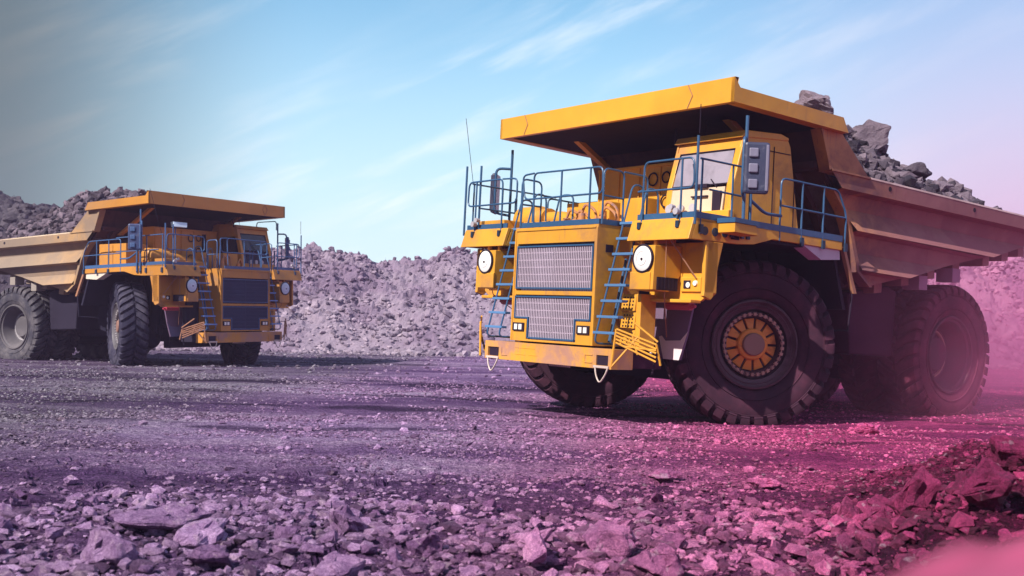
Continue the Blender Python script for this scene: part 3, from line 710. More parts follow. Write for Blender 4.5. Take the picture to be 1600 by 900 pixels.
        rails('railing', [(.42, s*3.37, 3.45), (.42, s*3.37, 4.60), (-1.25, s*3.37, 4.56), (-1.52, s*3.37, 4.12), (-1.5, s*3.37, 3.42)],
              [(-.19, s*3.37, 3.42), (-.19, s*3.37, 4.58)], [(-.82, s*3.37, 3.42), (-.82, s*3.37, 4.56)], [(.42, s*3.37, 4.10), (-1.48, s*3.37, 4.05)])
        br = MB()
        for xx in (2.5, 1.72, 1.45, 1.3, -.19, -.82, -1.5): br.box(xx-.04, xx+.04, *sorted((s*3.385, s*3.42)), 3.40, 3.56)
        for yy in (2.10, 3.05): br.box(2.68, 2.74, *sorted((s*yy-.035, s*yy+.035)), 3.50, 3.62)
        each(br, 'rail_bracket', M['blue_dark'], dk)
        rails('tall_post', [(2.68, s*3.42, 3.55), (2.68, s*3.42, 5.06)], r=.024)
        rails('mirror_post', [(1.47, s*3.42, 3.45), (1.47, s*3.42, 5.58)], [(1.47, s*3.42, 5.15), (1.75, s*3.62, 5.15), (1.75, s*3.62, 4.15), (1.47, s*3.42, 4.10)], [(1.30, s*3.42, 3.45), (1.30, s*3.42, 4.5)],
              [(1.30, s*3.42, 4.1), (.9, s*3.42, 3.9), (.45, s*3.42, 3.9)], r=.03)
        # mirror
        Mm = Matrix.Translation((1.62, s*3.80, 4.60)) @ Matrix.Rotation(s*R(48), 4, 'Z')
        mh = MB().box(-.06, .06, -.22, .22, -.45, .45, Mm).build('mirror', M['mirror'], T, None, .05)
        q = MB()
        for k in range(3): q.box(.058, .10, -.14, .02, -.36+.27*k, -.20+.27*k, Mm)
        q.box(.055, .075, .15, .20, -.40, .40, Mm); each(q, 'mirror_clamp', M['mirror2'], mh, None, .02)
        MB().box(-.068, -.058, -.20, .20, -.42, .42, Mm).build('mirror_glass', M['glass_dark'], mh)
        each(MB().cone((2.66, s*3.02, 3.78), (2.76, s*3.02, 3.78), .05, .06, 12).cone((2.66, s*2.90, 3.86), (2.76, s*2.90, 3.86), .04, .05, 12), 'work_lamp', M['lens_dim'], T)
    each(MB().tube([(2.66, 3.42, 5.1), (2.66, 3.42, 5.6)], .008, 4).tube([(2.5, -3.42, 4.7), (2.45, -3.9, 6.2)], .006, 4).tube([(.9, 1.9, 5.3), (.85, 1.85, 6.3)], .008, 4).tube([(1.15, 1.35, 5.3), (1.1, 1.3, 5.62)], .02, 6), 'antenna', DK, T)
    rails('tall_post', [(2.6, -3.0, 3.6), (2.6, -3.0, 5.05)], r=.024)
    # ---- cab
    cy0, cy1 = 1.45, 3.12
    xs = lambda z: 1.42-(z-4.40)*.27 if z > 4.4 else 1.42+.0*(4.4-z)+.10*(4.4-z)
    cb = MB()
    prof_f = [(1.50, 3.60), (1.42, 4.40), (1.225, 5.12), (1.17, 5.36), (.2, 5.44), (-.02, 5.38), (-.10, 5.25), (-.45, 3.60)]
    cb.prism(prof_f, 1, cy1-.05, cy1); cb.prism([(1.50, 3.60), (1.42, 4.40), (1.36, 4.40), (1.36, 3.60)], 1, cy0, cy0+.05)
    cb.prism([(-.45, 3.6), (.30, 3.6), (.30, 5.42), (-.02, 5.38), (-.10, 5.25)], 1, cy0, cy0+.05)
    cb.prism([(.30, 4.95), (1.27, 4.95), (1.17, 5.36), (.30, 5.42)], 1, cy0, cy0+.05); cb.prism([(.30, 3.6), (1.36, 3.6), (1.36, 4.28), (.30, 4.28)], 1, cy0, cy0+.05)
    cb.prism([(1.30, 4.28), (1.44, 4.28), (1.27, 4.95), (1.13, 4.95)], 1, cy0, cy0+.05)
    # roof, back, front frame
    cb.prism([(1.26, 5.27), (1.17, 5.40), (.2, 5.46), (-.02, 5.41), (-.02, 5.36), (1.15, 5.27)], 1, cy0-.03, cy1+.02)
    cb.prism([(-.02, 5.36), (-.10, 5.25), (-.45, 3.6), (-.40, 3.6), (-.04, 5.25)], 1, cy0+.05, cy1-.05)
    cb.prism([(1.235, 5.06), (1.17, 5.27), (1.12, 5.27), (1.185, 5.06)], 1, cy0+.05, cy1-.05)
    for (a_, c_) in ((cy0+.0, cy0+.13), (cy1-.16, cy1-.0)): cb.prism([(1.43, 4.40), (1.235, 5.10), (1.15, 5.10), (1.33, 4.40)], 1, a_+.002, c_-.002)
    cb.prism([(1.51, 3.60), (1.43, 4.42), (1.35, 4.42), (1.35, 3.60)], 1, cy0+.02, cy0+.16); cb.prism([(1.51, 3.60), (1.43, 4.42), (1.35, 4.42), (1.35, 3.60)], 1, cy1-.16, cy1-.02)
    cb.box(1.40, 1.56, cy0-.05, cy1+.03, 3.62, 3.92)
    cabo = cb.build('cab', Y, T, None, .015)
    ws = MB(); ws.prism([(1.39, 4.42), (1.205, 5.08), (1.195, 5.08), (1.38, 4.42)], 1, cy0+.12, cy1-.15); ws.build('windshield', M['windshield'], cabo)
    g_ = MB()
    a_, c_ = cy0+.11, cy1-.14
    pz = lambda z: 1.405-(z-4.42)*.28
    g_.tube([(pz(4.42), a_, 4.42), (pz(5.07), a_+.03, 5.07), (pz(5.07), c_-.03, 5.07), (pz(4.42), c_, 4.42)], .016, 6, True); g_.build('window_seal', DK, cabo)
    MB().prism([(.36, 4.34), (1.28, 4.34), (1.16, 4.90), (.36, 4.90)], 1, cy0+.02, cy0+.03).build('side_window', M['glass_dark'], cabo)
    MB().prism([(.50, 4.45), (1.12, 4.45), (1.02, 5.05), (.50, 5.05)], 1, cy1+.002, cy1+.008).build('side_window', M['glass_dark'], cabo)
    MB().box(-.02, .92, cy1, cy1+.01, 3.75, 3.76).box(.36, .375, cy1, cy1+.012, 3.7, 5.2).box(-.1, .9, cy1, cy1+.012, 5.10, 5.115).box(-.25, -.235, cy1, cy1+.012, 3.7, 4.6).build('door_seam', DK, cabo)
    fp = MB().prism([(1.505, 3.90), (1.445, 4.36), (1.40, 4.36), (1.46, 3.90)], 1, cy0+.18, cy1-.18).build('front_panel', M['panel'], cabo)
    lv = MB()
    if far:
        for k in range(9): lv.box(1.45, 1.50-.0*k, cy0+.22, cy1-.22, 3.93+.046*k, 3.955+.046*k)
    else:
        lv.box(1.47, 1.512, cy1-.42, cy1-.22, 3.78, 4.28)
        lv.box(1.47, 1.515, cy1-.95, cy1-.55, 4.19, 4.215)
    lv.build('louvre', DK, fp)
    wp = MB().tube([(1.44, 2.25, 4.38), (1.36, 2.1, 4.62), (1.31, 2.0, 4.85)], .012, 5).tube([(1.46, 2.75, 4.36), (1.40, 2.55, 4.52)], .012, 5).box(1.40, 1.50, 2.2, 2.55, 4.36, 4.43).build('wiper', DK, cabo)
    for yy in (1.75, 2.05, 2.35): MB().cone((1.60, yy, 3.98), (1.66, yy, 3.98), .07, .08, 14).build('horn', M['lens_dim'], cabo)
    seat = MB().box(.1, .6, 1.9, 2.5, 3.9, 4.2).box(.05, .2, 1.95, 2.45, 4.2, 4.95).build('seat', DK, cabo, None, .05)
    sw = MB().lathe([(.20, 0), (.22, .02), (.24, 0), (.22, -.02), (.20, 0)], 24).xf(Matrix.Translation((1.05, 2.2, 4.45)) @ Matrix.Rotation(R(60), 4, 'Y') @ Matrix.Rotation(R(90), 4, 'X')).build('steering_wheel', DK, cabo)
    MB().prism([(2.10, 3.45), (2.10, 3.62), (1.55, 3.60), (1.5, 3.43)], 1, 3.42, 3.80).build('side_step', Y, T, None, .01)
    MB().prism([(2.12, 3.62), (2.12, 3.70), (1.5, 3.68), (1.5, 3.60)], 1, 3.41, 3.82).build('side_step_strip', BL, T)
    # ---- electrical cabinet and deck gear
    eb = MB().box(-.5, .3, -1.8, 1.3, 3.58, 5.15)
    for k in range(5): eb.box(.3, .33, -1.75+.62*k, -1.72+.62*k, 3.6, 5.13)
    eb.box(.3, .33, -1.8, 1.3, 5.08, 5.14)
    cab2 = eb.build('electrical_cabinet', Y, T, None, .01)
    rg = MB()
    for k in range(3):
        for (yy, zz, r_) in ((.25, 4.75, .14), (.60, 4.75, .12), (.25, 4.15, .16), (.62, 4.1, .12)):
            pass
    for (yy, zz, r_) in ((-.05, 4.82, .13), (-.05, 4.05, .15), (.33, 4.84, .11), (.33, 4.35, .12), (.33, 3.95, .12)):
        rg.tube([(.345, yy+r_*math.cos(a), zz+r_*math.sin(a)) for a in np.linspace(0, 2*math.pi, 20)[:-1]], .018, 6, True)
    for yy in (.52, .62): rg.box(.33, .37, yy, yy+.05, 3.7, 5.0)
    each(rg, 'cable_loop', DK, cab2)
    MB().box(-1.2, .2, -2.95, -1.95, 3.6, 4.48).box(-.5, -.47, -2.97, -2.95, 3.62, 4.46).build('battery_box', Y, T, None, .015)
    for (xx, ya, yb, r_) in ((1.35, -3.12, -2.15, .31),):
        ac = MB().lathe([(r_*.55, 0), (r_*.9, .05), (r_, .10), (r_, .70), (r_*.8, .78), (r_*.8, 1.0)], 32, cap=True).xf(Matrix.Translation((xx, ya, 3.97))).build('air_cleaner', Y, T, 35)
        MB().lathe([(r_*.55, -.02), (r_*.6, 0), (r_*.5, .0)], 24, cap=True).xf(Matrix.Translation((xx, ya, 3.97))).build('air_cleaner_cap', M['step'], ac)
    MB().tube(fillet([(1.35, -2.2, 3.97), (1.35, -1.6, 3.97), (1.5, -1.2, 3.8), (1.9, -.9, 3.7)], .3), .17, 14).build('intake_pipe', Y, T, 60)
    dl = MB().box(1.9, 2.45, -3.2, -2.3, 3.66, 3.88).box(1.75, 2.1, -2.1, -1.0, 3.6, 3.84).box(1.2, 1.7, -.8, .15, 3.58, 4.22).box(1.25, 1.6, .35, 1.1, 3.58, 4.25)
    each(dl, 'deck_locker', Y, T, None, .02)
    q = MB()
    for (xx, yy, zz) in ((1.9, -.9, 3.9), (2.0, -.5, 3.85), (2.1, -.2, 3.95), (2.2, .5, 3.85), (1.9, .2, 4.0)):
        q.cone((xx, yy, 3.6), (xx, yy, zz), .09, .07, 12); q.tube(fillet([(xx, yy, zz), (xx, yy+.1, zz+.2), (xx-.1, yy+.3, zz+.05), (xx-.1, yy+.35, 3.6)], .1), .03, 6)
    q.build('pipework', M['pipe'], T, 40)
    if far:
        MB().hexa([(1.9, -2.45, 5.02), (2.15, -2.55, 5.02), (2.15, -1.95, 5.02), (1.9, -1.85, 5.02)], [(1.8, -2.4, 5.2), (2.05, -2.5, 5.2), (2.05, -1.85, 5.2), (1.8, -1.75, 5.2)]).build('work_light', M['headlamp'], T, None, .01)
        rails('tall_post', [(1.95, -2.3, 3.6), (1.95, -2.3, 5.02)])
        rails('tall_post', [(1.40, 3.42, 5.3), (1.40, 3.42, 5.66), (.35, 3.42, 5.66), (.35, 3.42, 5.3)])
    # ---- dump body
    b = MB()
    bands = [(4.92, 3.30, 4.63, 3.31), (4.63, 3.31, 4.59, 3.07), (4.59, 3.07, 4.30, 2.99), (4.30, 2.99, 3.86, 3.26), (3.86, 3.26, 3.80, 3.02), (3.80, 3.02, 3.46, 2.96), (3.46, 2.96, 3.10, 3.21), (3.10, 3.21, 3.05, 3.00), (3.05, 3.00, 2.79, 2.955)]
    for s in (1, -1):
        for (za, ya, zc, yc) in bands:
            if za > 4.9:
                poly = [(-1.45, 4.63), (-1.14, 4.92), (-2.33, 4.92), (XT, 4.70), (XT, 4.41)]
                b.add([(px, s*3.30, pz_) for px, pz_ in poly], [tuple(range(5))])
                b.add([(-1.14, s*3.30, 4.92), (-2.33, s*3.30, 4.92), (XT, s*3.30, 4.70), (XT, s*2.95, 4.72), (-2.33, s*2.95, 4.94), (-1.14, s*2.95, 4.94)], [tuple(range(6))])
            else: side_band(b, za, ya, zc, yc, s)
        # upper cheek that carries the canopy
        b.prism([(-.83, 5.69), (-1.12, 4.97), (-1.14, 4.925), (-2.33, 4.925), (-1.42, 5.69)], 1, *sorted((s*3.0, s*3.27)))
        b.prism([(-.83, 5.69), (-1.12, 4.97), (-1.05, 4.94), (-.74, 5.69)], 1, *sorted((s*3.05, s*3.31)))
        b.prism([(-1.10, 4.97), (-2.30, 4.935), (-2.33, 4.90), (-1.12, 4.925)], 1, *sorted((s*3.0, s*3.33)))
        # inner skin
        poly = clip([(front_x(4.9)-.1, 4.9), (front_x(2.8)-.1, 2.8), (XT, 2.8), (XT, 4.68)], lambda p: p[1]-zfloor(p[0])); b.add([(px, s*2.93, pz_) for px, pz_ in poly], [tuple(range(len(poly)))])
        poly = [(-1.0, 5.6), (-1.3, 4.9), (-2.3, 4.9), (-1.5, 5.6)]; b.add([(px, s*2.98, pz_) for px, pz_ in poly], [(0, 1, 2, 3)])
        # tail edge and front edge return
        b.add([(XT, s*2.93, 4.2), (XT, s*3.06, 4.2), (XT, s*3.30, 4.41), (XT, s*3.30, 4.70), (XT, s*2.93, 4.70)], [(0, 1, 2, 3, 4)])
        fr = [(front_x(z), z) for z in (4.63, 4.23, 3.9, 3.06, 2.79)]
        for (p, q_) in zip(fr, fr[1:]):
            b.hexa([(p[0]+.09, s*2.9, p[1]), (p[0]+.09, s*3.14, p[1]), (p[0]-.02, s*3.14, p[1]), (p[0]-.02, s*2.9, p[1])], [(q_[0]+.09, s*2.9, q_[1]), (q_[0]+.09, s*3.14, q_[1]), (q_[0]-.02, s*3.14, q_[1]), (q_[0]-.02, s*2.9, q_[1])])
    # floor
    xf_, zf_ = -2.76, 2.79
    b.hexa([(xf_, -2.98, zf_), (XT, -2.98, zfloor(XT)), (XT, 2.98, zfloor(XT)), (xf_, 2.98, zf_)], [(xf_, -2.98, zf_+.08), (XT, -2.98, zfloor(XT)+.08), (XT, 2.98, zfloor(XT)+.08), (xf_, 2.98, zf_+.08)])
    body = b.build('dump_body', B, T, None, None)
    for s in (1, -1):
        MB().hexa([(-2.36, s*2.96, 4.905), (-2.36, s*3.305, 4.905), (XT, s*3.305, 4.685), (XT, s*2.96, 4.685)], [(-2.36, s*3.0, 4.99), (-2.36, s*3.30, 4.94), (XT, s*3.30, 4.72), (XT, s*3.0, 4.76)]).build('body_rim', M['rimtop'], body)
    fb = MB()
    for xx in (-3.5, -4.45, -5.4, -6.35, -7.3, -8.1, -8.8):
        zz = zfloor(xx); w_ = 2.75 if xx > -6.5 else 2.9; fb.hexa([(xx-.15, -w_, zz-.22), (xx+.12, -w_, zz-.25), (xx+.12, w_, zz-.25), (xx-.15, w_, zz-.22)], [(xx-.15, -w_, zz+.02), (xx+.12, -w_, zz-.02), (xx+.12, w_, zz-.02), (xx-.15, w_, zz+.02)])
    for s in (1, -1): fb.hexa([(xf_-.1, s*.7, zf_-.42), (XT+.6, s*.7, zfloor(XT+.6)-.34), (XT+.6, s*1.0, zfloor(XT+.6)-.34), (xf_-.1, s*1.0, zf_-.42)], [(xf_-.1, s*.7, zf_), (XT+.6, s*.7, zfloor(XT+.6)), (XT+.6, s*1.0, zfloor(XT+.6)), (xf_-.1, s*1.0, zf_)])
    fb.build('floor_beams', B, body, None, .01)
    for s in (1, -1):
        each(MB().box(-5.05, -4.75, *sorted((s*2.5, s*2.9)), 2.86, 3.16).box(-6.3, -6.0, *sorted((s*2.5, s*2.9)), 3.1, 3.4), 'rock_pad', M['pad'], body)
    fw = MB(); pf = [(-.90, 5.78), (-1.22, 4.94), (-1.55, 4.60), (-1.95, 4.2), (-2.15, 3.88), (-2.46, 3.04), (-2.84, 2.79)]
    fw.prism(pf+[(x-.12, z) for x, z in pf[::-1]], 1, -3.0, 3.0)
    for yy in (-2.4, -1.2, 0, 1.2, 2.4): fw.prism([(x+.22, z) for x, z in pf[1:]]+[(x, z) for x, z in pf[1:][::-1]], 1, yy-.09, yy+.09)
    fw.box(-1.3, -.95, -3.0, 3.0, 4.98, 5.12)
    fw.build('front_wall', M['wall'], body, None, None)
    # canopy
    cp = MB()
    cp.add([(1.84, -3.42, 5.776), (1.84, 3.42, 5.776), (1.84, 3.42, 6.215), (1.84, -3.42, 6.215)], [(0, 1, 2, 3)])
    cp.add([(1.80, -3.42, 5.776), (1.80, 3.42, 5.776), (1.74, 3.42, 6.215), (1.74, -3.42, 6.215)], [(0, 1, 2, 3)])
    cp.add([(1.84, -3.42, 6.215), (1.84, 3.42, 6.215), (1.74, 3.42, 6.215), (1.74, -3.42, 6.215)], [(0, 1, 2, 3)]); cp.add([(1.84, -3.42, 5.776), (1.84, 3.42, 5.776), (1.72, 3.42, 5.776), (1.72, -3.42, 5.776)], [(0, 1, 2, 3)])
    for s in (1, -1):
        cp.prism([(1.84, 5.776), (1.84, 6.215), (1.69, 6.045), (-1.25, 5.955), (-1.42, 5.68)], 1, *sorted((s*3.34, s*3.42)))
        cp.prism([(1.70, 5.776), (1.70, 5.80), (-1.40, 5.70), (-1.42, 5.675)], 1, *sorted((s*3.16, s*3.34)))
        cp.hexa([(.75, s*2.10, 5.80), (.55, s*2.10, 5.80), (.55, s*2.25, 5.80), (.75, s*2.25, 5.80)], [(-.95, s*2.10, 4.85), (-1.15, s*2.10, 4.85), (-1.15, s*2.25, 4.85), (-.95, s*2.25, 4.85)])
    cp.prism([(1.74, 5.98), (1.74, 6.02), (-1.25, 5.945), (-1.25, 5.90)], 1, -3.34, 3.34)
    uc = MB().prism([(1.735, 5.965), (1.735, 5.975), (-1.25, 5.895), (-1.25, 5.885)], 1, -3.335, 3.335)
    for xx in (1.0, .1, -.75): uc.box(xx-.06, xx+.06, -3.3, 3.3, 5.80, 5.93)
    for yy in (-1.7, 0, 1.7): uc.box(-1.1, 1.7, yy-.05, yy+.05, 5.81, 5.92)
    uc.prism([(1.70, 5.79), (1.70, 5.80), (-1.30, 5.715), (-1.30, 5.705)], 1, -3.335, 3.335)
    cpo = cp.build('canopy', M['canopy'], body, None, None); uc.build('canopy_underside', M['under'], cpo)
    wl = MB()
    for yc in ((2.3, -2.55) if not far else (-1.9, 2.3)):
        for (ya, za, yb, zb3) in ((yc, 6.21, yc+.12, 6.0), (yc+.12, 6.0, yc, 5.785)): wl.tube([(1.845, ya, za), (1.845, yb, zb3)], .010, 4)
    if far: wl.tube([(1.845, 2.3, 6.21), (1.845, 2.16, 6.0), (1.845, 2.3, 5.785)], .010, 4)
    each(wl, 'weld_seam', M['brace'], body)
    for s in (1, -1):
        nb = MB()
        for (xx, zz) in ((-3.0, 4.78), (-6.1, 4.67)): nb.cone((xx, s*3.295, zz), (xx, s*3.306, zz), .05, .05, 12)
        each(nb, 'bolt_hole', DK, body)
    return T

def mats(name, yellow, dirt, body, bodydirt, xd, tyre, tyred, tyre2, tyre2d, rim, blue, far):
    m = dict(name=name)
    m['yellow'] = paint(name+'_yellow_paint', yellow, dirt, .42, .45)
    m['canopy'] = paint(name+'_canopy_paint', tuple(c*1.02 for c in yellow), dirt, .22, .42, xdust=(.9, -1.6, bodydirt, .35))
    m['bumper'] = paint(name+'_bumper_paint', yellow, tuple(.5*a+.5*b for a, b in zip(dirt, (.42, .22, .22))), .75, .55)
    m['body'] = paint(name+'_body_paint', body, bodydirt, .85, .6, sc=.8, xdust=xd)
    m['wall'] = paint(name+'_body_front_paint', (.085, .036, .04), (.04, .02, .035), .5, .75, spec=.12)  # dark: shade behind the cab put into the wall colour
    m['rimtop'] = paint(name+'_dusty_rim', (.66, .50, .48) if not far else (.60, .47, .34), (.45, .30, .30), .5, .8)
    m['rung'] = flat(name+'_rung_paint', tuple(min(1, c*1.9+.03) for c in blue), .4)
    m['under'] = paint(name+'_canopy_under_shade', (.016, .010, .026), (.035, .02, .035), .3, .8, spec=.08)  # near-black: shade under the canopy put into the colour
    m['dark'] = paint(name+'_dark_steel', (.022, .013, .028) if not far else (.018, .016, .035), (.05, .03, .05), .3, .7, spec=.15)  # dark fittings, and underbody shade put into the chassis colour
    m['tank'] = paint(name+'_tank_paint', (.050, .012, .034) if not far else (.022, .018, .035), (.09, .03, .06) if not far else (.05, .04, .06), .3, .7, spec=.12)  # underbody shade put into the tank and bracket colour
    m['blue'] = paint(name+'_blue_paint', blue, tuple(c*.6+.08 for c in blue), .2, .4, sc=4, streak=False)
    m['blue_dark'] = flat(name+'_blue_shadow_paint', tuple(c*.35 for c in blue), .5)  # darker blue for rail brackets and port covers
    m['tyre'] = rubber(name+'_tyre_rubber', tyre, tyred, .5); m['tyre_rear'] = rubber(name+'_rear_tyre_rubber', tyre2, tyre2d, .6)
    m['rim'] = paint(name+'_rim_paint', rim, tuple(c*.5 for c in rim), .5, .55); m['rim_rear'] = paint(name+'_rear_rim_paint', tuple(c*.8 for c in rim), tyre2d, .6, .7)
    m['hub'] = paint(name+'_hub_paint', (.80, .27, .045) if not far else (.35, .28, .25), (.20, .07, .04), .45, .5)
    m['cap'] = flat(name+'_hub_cap', (.30, .16, .13), .6); m['nut'] = paint(name+'_nut_steel', (.46, .24, .20) if not far else (.4, .38, .42), (.08, .04, .06), .5, .5, sc=6)
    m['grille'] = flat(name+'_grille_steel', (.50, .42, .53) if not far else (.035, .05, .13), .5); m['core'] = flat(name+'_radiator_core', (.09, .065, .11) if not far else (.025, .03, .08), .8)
    m['lens'] = flat(name+'_lens', (.85, .82, .78), .15, 0, .6); m['lens_dim'] = flat(name+'_lens_dim', (.42, .40, .46), .3)
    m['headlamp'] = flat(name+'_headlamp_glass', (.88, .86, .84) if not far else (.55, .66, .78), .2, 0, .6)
    m['cable'] = flat(name+'_steel_cable', (.55, .45, .42), .5); m['brace'] = flat(name+'_brown_steel', (.36, .17, .10), .6)
    m['step'] = paint(name+'_step_paint', tuple(c*1.05 for c in yellow), dirt, .35, .5)
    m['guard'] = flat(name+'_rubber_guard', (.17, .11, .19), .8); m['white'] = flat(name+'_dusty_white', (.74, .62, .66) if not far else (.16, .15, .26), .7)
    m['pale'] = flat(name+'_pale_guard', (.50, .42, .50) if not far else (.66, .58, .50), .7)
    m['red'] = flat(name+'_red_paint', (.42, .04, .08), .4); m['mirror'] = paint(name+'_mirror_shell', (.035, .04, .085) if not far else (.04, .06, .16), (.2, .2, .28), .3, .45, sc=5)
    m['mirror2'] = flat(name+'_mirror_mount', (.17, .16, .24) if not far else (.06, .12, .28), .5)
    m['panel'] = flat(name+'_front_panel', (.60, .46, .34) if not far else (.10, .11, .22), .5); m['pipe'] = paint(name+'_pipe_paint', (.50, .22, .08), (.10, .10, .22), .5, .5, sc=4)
    m['pad'] = flat(name+'_rock_pad', (.34, .17, .27) if not far else (.30, .26, .24), .8)
    for key, c, ro, tr in (('windshield', (.30, .26, .33) if not far else (.03, .035, .06), .12 if not far else .05, .0 if not far else .35), ('glass_dark', (.03, .035, .07), .06, .3)):  # near windshield: sky haze reflection put into the base colour
        g_, n = mat(name+'_'+key); n.put(n.b.inputs['Base Color'], n.mix(n.ramp(n.noise(n.obj, 2.5, 4), .4, .65), c, tuple(q*.75 for q in c))); n.b.inputs['Roughness'].default_value = ro; n.b.inputs['Specular IOR Level'].default_value = .7
        if tr:
            tb = n.new('BsdfTransparent'); mx = n.new('MixShader'); mx.inputs[0].default_value = tr; n.l.new(n.b.outputs[0], mx.inputs[1]); n.l.new(tb.outputs[0], mx.inputs[2])
            n.l.new(mx.outputs[0], [q for q in n.n if q.type == 'OUTPUT_MATERIAL'][0].inputs[0])
        m[key] = g_
    return m
MN = mats('near', (.66, .315, .030), (.36, .17, .07), (.46, .20, .07), (.19, .085, .085), (-1.2, -4.4, (.26, .10, .115), .88),
          (.040, .013, .028), (.085, .022, .045), (.075, .014, .032), (.15, .026, .058), (.085, .035, .055), (.028, .09, .20), False)
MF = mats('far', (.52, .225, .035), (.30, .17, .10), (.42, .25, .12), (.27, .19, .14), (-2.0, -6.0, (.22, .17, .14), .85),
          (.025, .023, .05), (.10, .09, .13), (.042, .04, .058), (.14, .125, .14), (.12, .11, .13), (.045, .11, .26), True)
TN = build_truck(MN, (3.034, 23.648, -.02), (-.018, -.020, -2.490), 'loaded yellow haul truck nearest the camera, facing left, its big spoked front wheel turned', -29)
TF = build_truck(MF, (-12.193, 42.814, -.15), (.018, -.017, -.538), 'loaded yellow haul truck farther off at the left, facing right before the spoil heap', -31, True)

# ------------------------------------------------------------------ rocks
import bmesh
def rock_mesh(name, seed, dims=(1, 1, .7), pts=13, m=None, sub=3):
    r = random.Random(seed); bm = bmesh.new()
    for i in range(pts):
        v = Vector((r.gauss(0, 1), r.gauss(0, 1), r.gauss(0, 1))).normalized()*r.uniform(.8, 1.05); bm.verts.new((v.x*dims[0]*.5, v.y*dims[1]*.5, v.z*dims[2]*.5))
    h = bmesh.ops.convex_hull(bm, input=bm.verts); bmesh.ops.delete(bm, geom=[g for g in h['geom_interior'] if isinstance(g, bmesh.types.BMVert)], context='VERTS')
    bmesh.ops.bevel(bm, geom=bm.edges[:], offset=.018*max(dims), segments=1, affect='EDGES')
    bmesh.ops.triangulate(bm, faces=bm.faces)
    bmesh.ops.subdivide_edges(bm, edges=bm.edges, cuts=sub, use_grid_fill=True); bmesh.ops.triangulate(bm, faces=bm.faces)
    S_ = max(dims)
    for v in bm.verts:
        p = v.co/S_; n1 = mnoise.noise(p*3.3+Vector((seed, 0, 0))); n2 = mnoise.noise(p*8+Vector((0, seed, 0))); n3 = mnoise.cell(p*4.5+Vector((seed, 2, 1)))
        v.co += v.co.normalized()*S_*(n1*.05+n2*.035+(n3-.5)*.05)
    me = D.meshes.new(name); bm.to_mesh(me); bm.free(); me.materials.append(m or M_rock); return me
def gh(x, y): return float(ground_h(np.array([x]), np.array([y]))[0])
def put_rock(name, me, x, y, dz, rz, label, cat='rock', group=None, scale=1, tilt=(0, 0)):
    o = D.objects.new(name, me); COL.objects.link(o); o.location = (x, y, gh(x, y)+dz); o.rotation_euler = (tilt[0], tilt[1], rz); o.scale = (scale,)*3
    tag(o, label, cat, group); return o
big = [  # x, y, dims, dz, rotation, tilt, label
    (-2.72, 9.15, (.95, .62, .30), .09, .5, (.25, .10), 'large flat broken slab leaning among rubble in the left foreground'),
    (-2.30, 8.75, (.62, .50, .26), .07, 1.1, (.1, -.2), 'pale flat rock just right of the large leaning slab'),
    (-2.75, 8.05, (.72, .50, .46), .14, 2.2, (.3, .3), 'big wedge shaped rock at the lower left below the leaning slab'),
    (-2.05, 8.05, (.42, .34, .26), .08, .2, (0, .2), 'blocky rock beside the big wedge shaped rock'),
    (-1.15, 7.95, (.62, .40, .24), .07, .9, (.2, .0), 'broad low rock at the bottom edge, left of centre'),
    (-1.30, 9.25, (.46, .40, .30), .10, 1.9, (.1, .2), 'upright angular rock standing left of centre in the rubble'),
    (-.60, 8.55, (.40, .30, .26), .08, .4, (0, .3), 'small dark sided block in the rubble left of centre'),
    (.78, 8.60, (.62, .44, .34), .11, 2.6, (.2, .1), 'bright pink white rock with jagged top at bottom centre'),
    (.28, 8.35, (.44, .36, .40), .11, 1.4, (.1, .2), 'dark angular block left of the bright jagged rock'),
    (1.10, 8.10, (.50, .42, .24), .07, .3, (.1, 0), 'flat pink rock in front of the bright jagged rock'),
    (1.84, 13.3, (.52, .36, .15), .05, .2, (.05, .0), 'isolated pale flat stone lying on the gravel before the near truck'),
    (2.95, 13.0, (.52, .34, .18), .05, .1, (.1, .1), 'low pink stone on the gravel right of the isolated pale flat stone'),
    (6.20, 19.6, (.70, .50, .26), .08, .3, (.1, .1), 'dusty slab lying right beside the near truck front tyre'),
    (3.25, 9.15, (.55, .45, .55), .12, .8, (.2, .3), 'dark crumbling boulder at the left end of the right bank'),
    (3.55, 8.45, (.62, .50, .50), .15, 1.7, (.5, .4), 'smooth triangular pink slab standing in the right foreground bank'),
    (4.35, 10.3, (.95, .75, .45), .08, 2.9, (.2, .1), 'large dark red block half sunk in the right bank'),
    (4.05, 9.1, (.60, .42, .42), .12, .1, (.4, .2), 'tilted crimson block in the middle of the right bank'),
    (4.9, 10.9, (.80, .60, .30), .10, .6, (.1, .3), 'long pink slab topping the right bank near the frame edge'),
    (4.35, 8.9, (.55, .50, .40), .10, 1.0, (.2, .5), 'squat magenta rock below the tilted crimson block'),
]
for i, (x, y, dm, dz, rz, tl, lb) in enumerate(big):
    put_rock('rock', rock_mesh('rock', 100+i, dm, 14, M_shaded_bank if i > 12 else None), x, y, dz, rz, lb, tilt=tl)
pool = [rock_mesh('rock', 300+i, (1, random.uniform(.65, .95), random.uniform(.45, .75)), 12, sub=1) for i in range(12)]
taken = [(b_[0], b_[1], max(b_[2])*.5) for b_ in big]
extra = [(3.3+.42*(i % 5)+random.uniform(-.12, .12), 8.6+.75*(i//5)+random.uniform(-.2, .2)) for i in range(20)]
for i, (x, y) in enumerate(extra):
    if abs(x) > .5*y or any((x-a_[0])**2+(y-a_[1])**2 < .12 for a_ in big): continue
    put_rock('rock', rock_mesh('rock', 700+i, (random.uniform(.3, .6), random.uniform(.3, .5), random.uniform(.25, .42)), 12, M_shaded_bank, 2), x, y, .05, random.uniform(0, 6), 'dark crimson chunk of rock sunk in the dark bank at the right foreground', group='crimson chunks of the right bank', tilt=(random.uniform(-.5, .5), random.uniform(-.5, .5)))
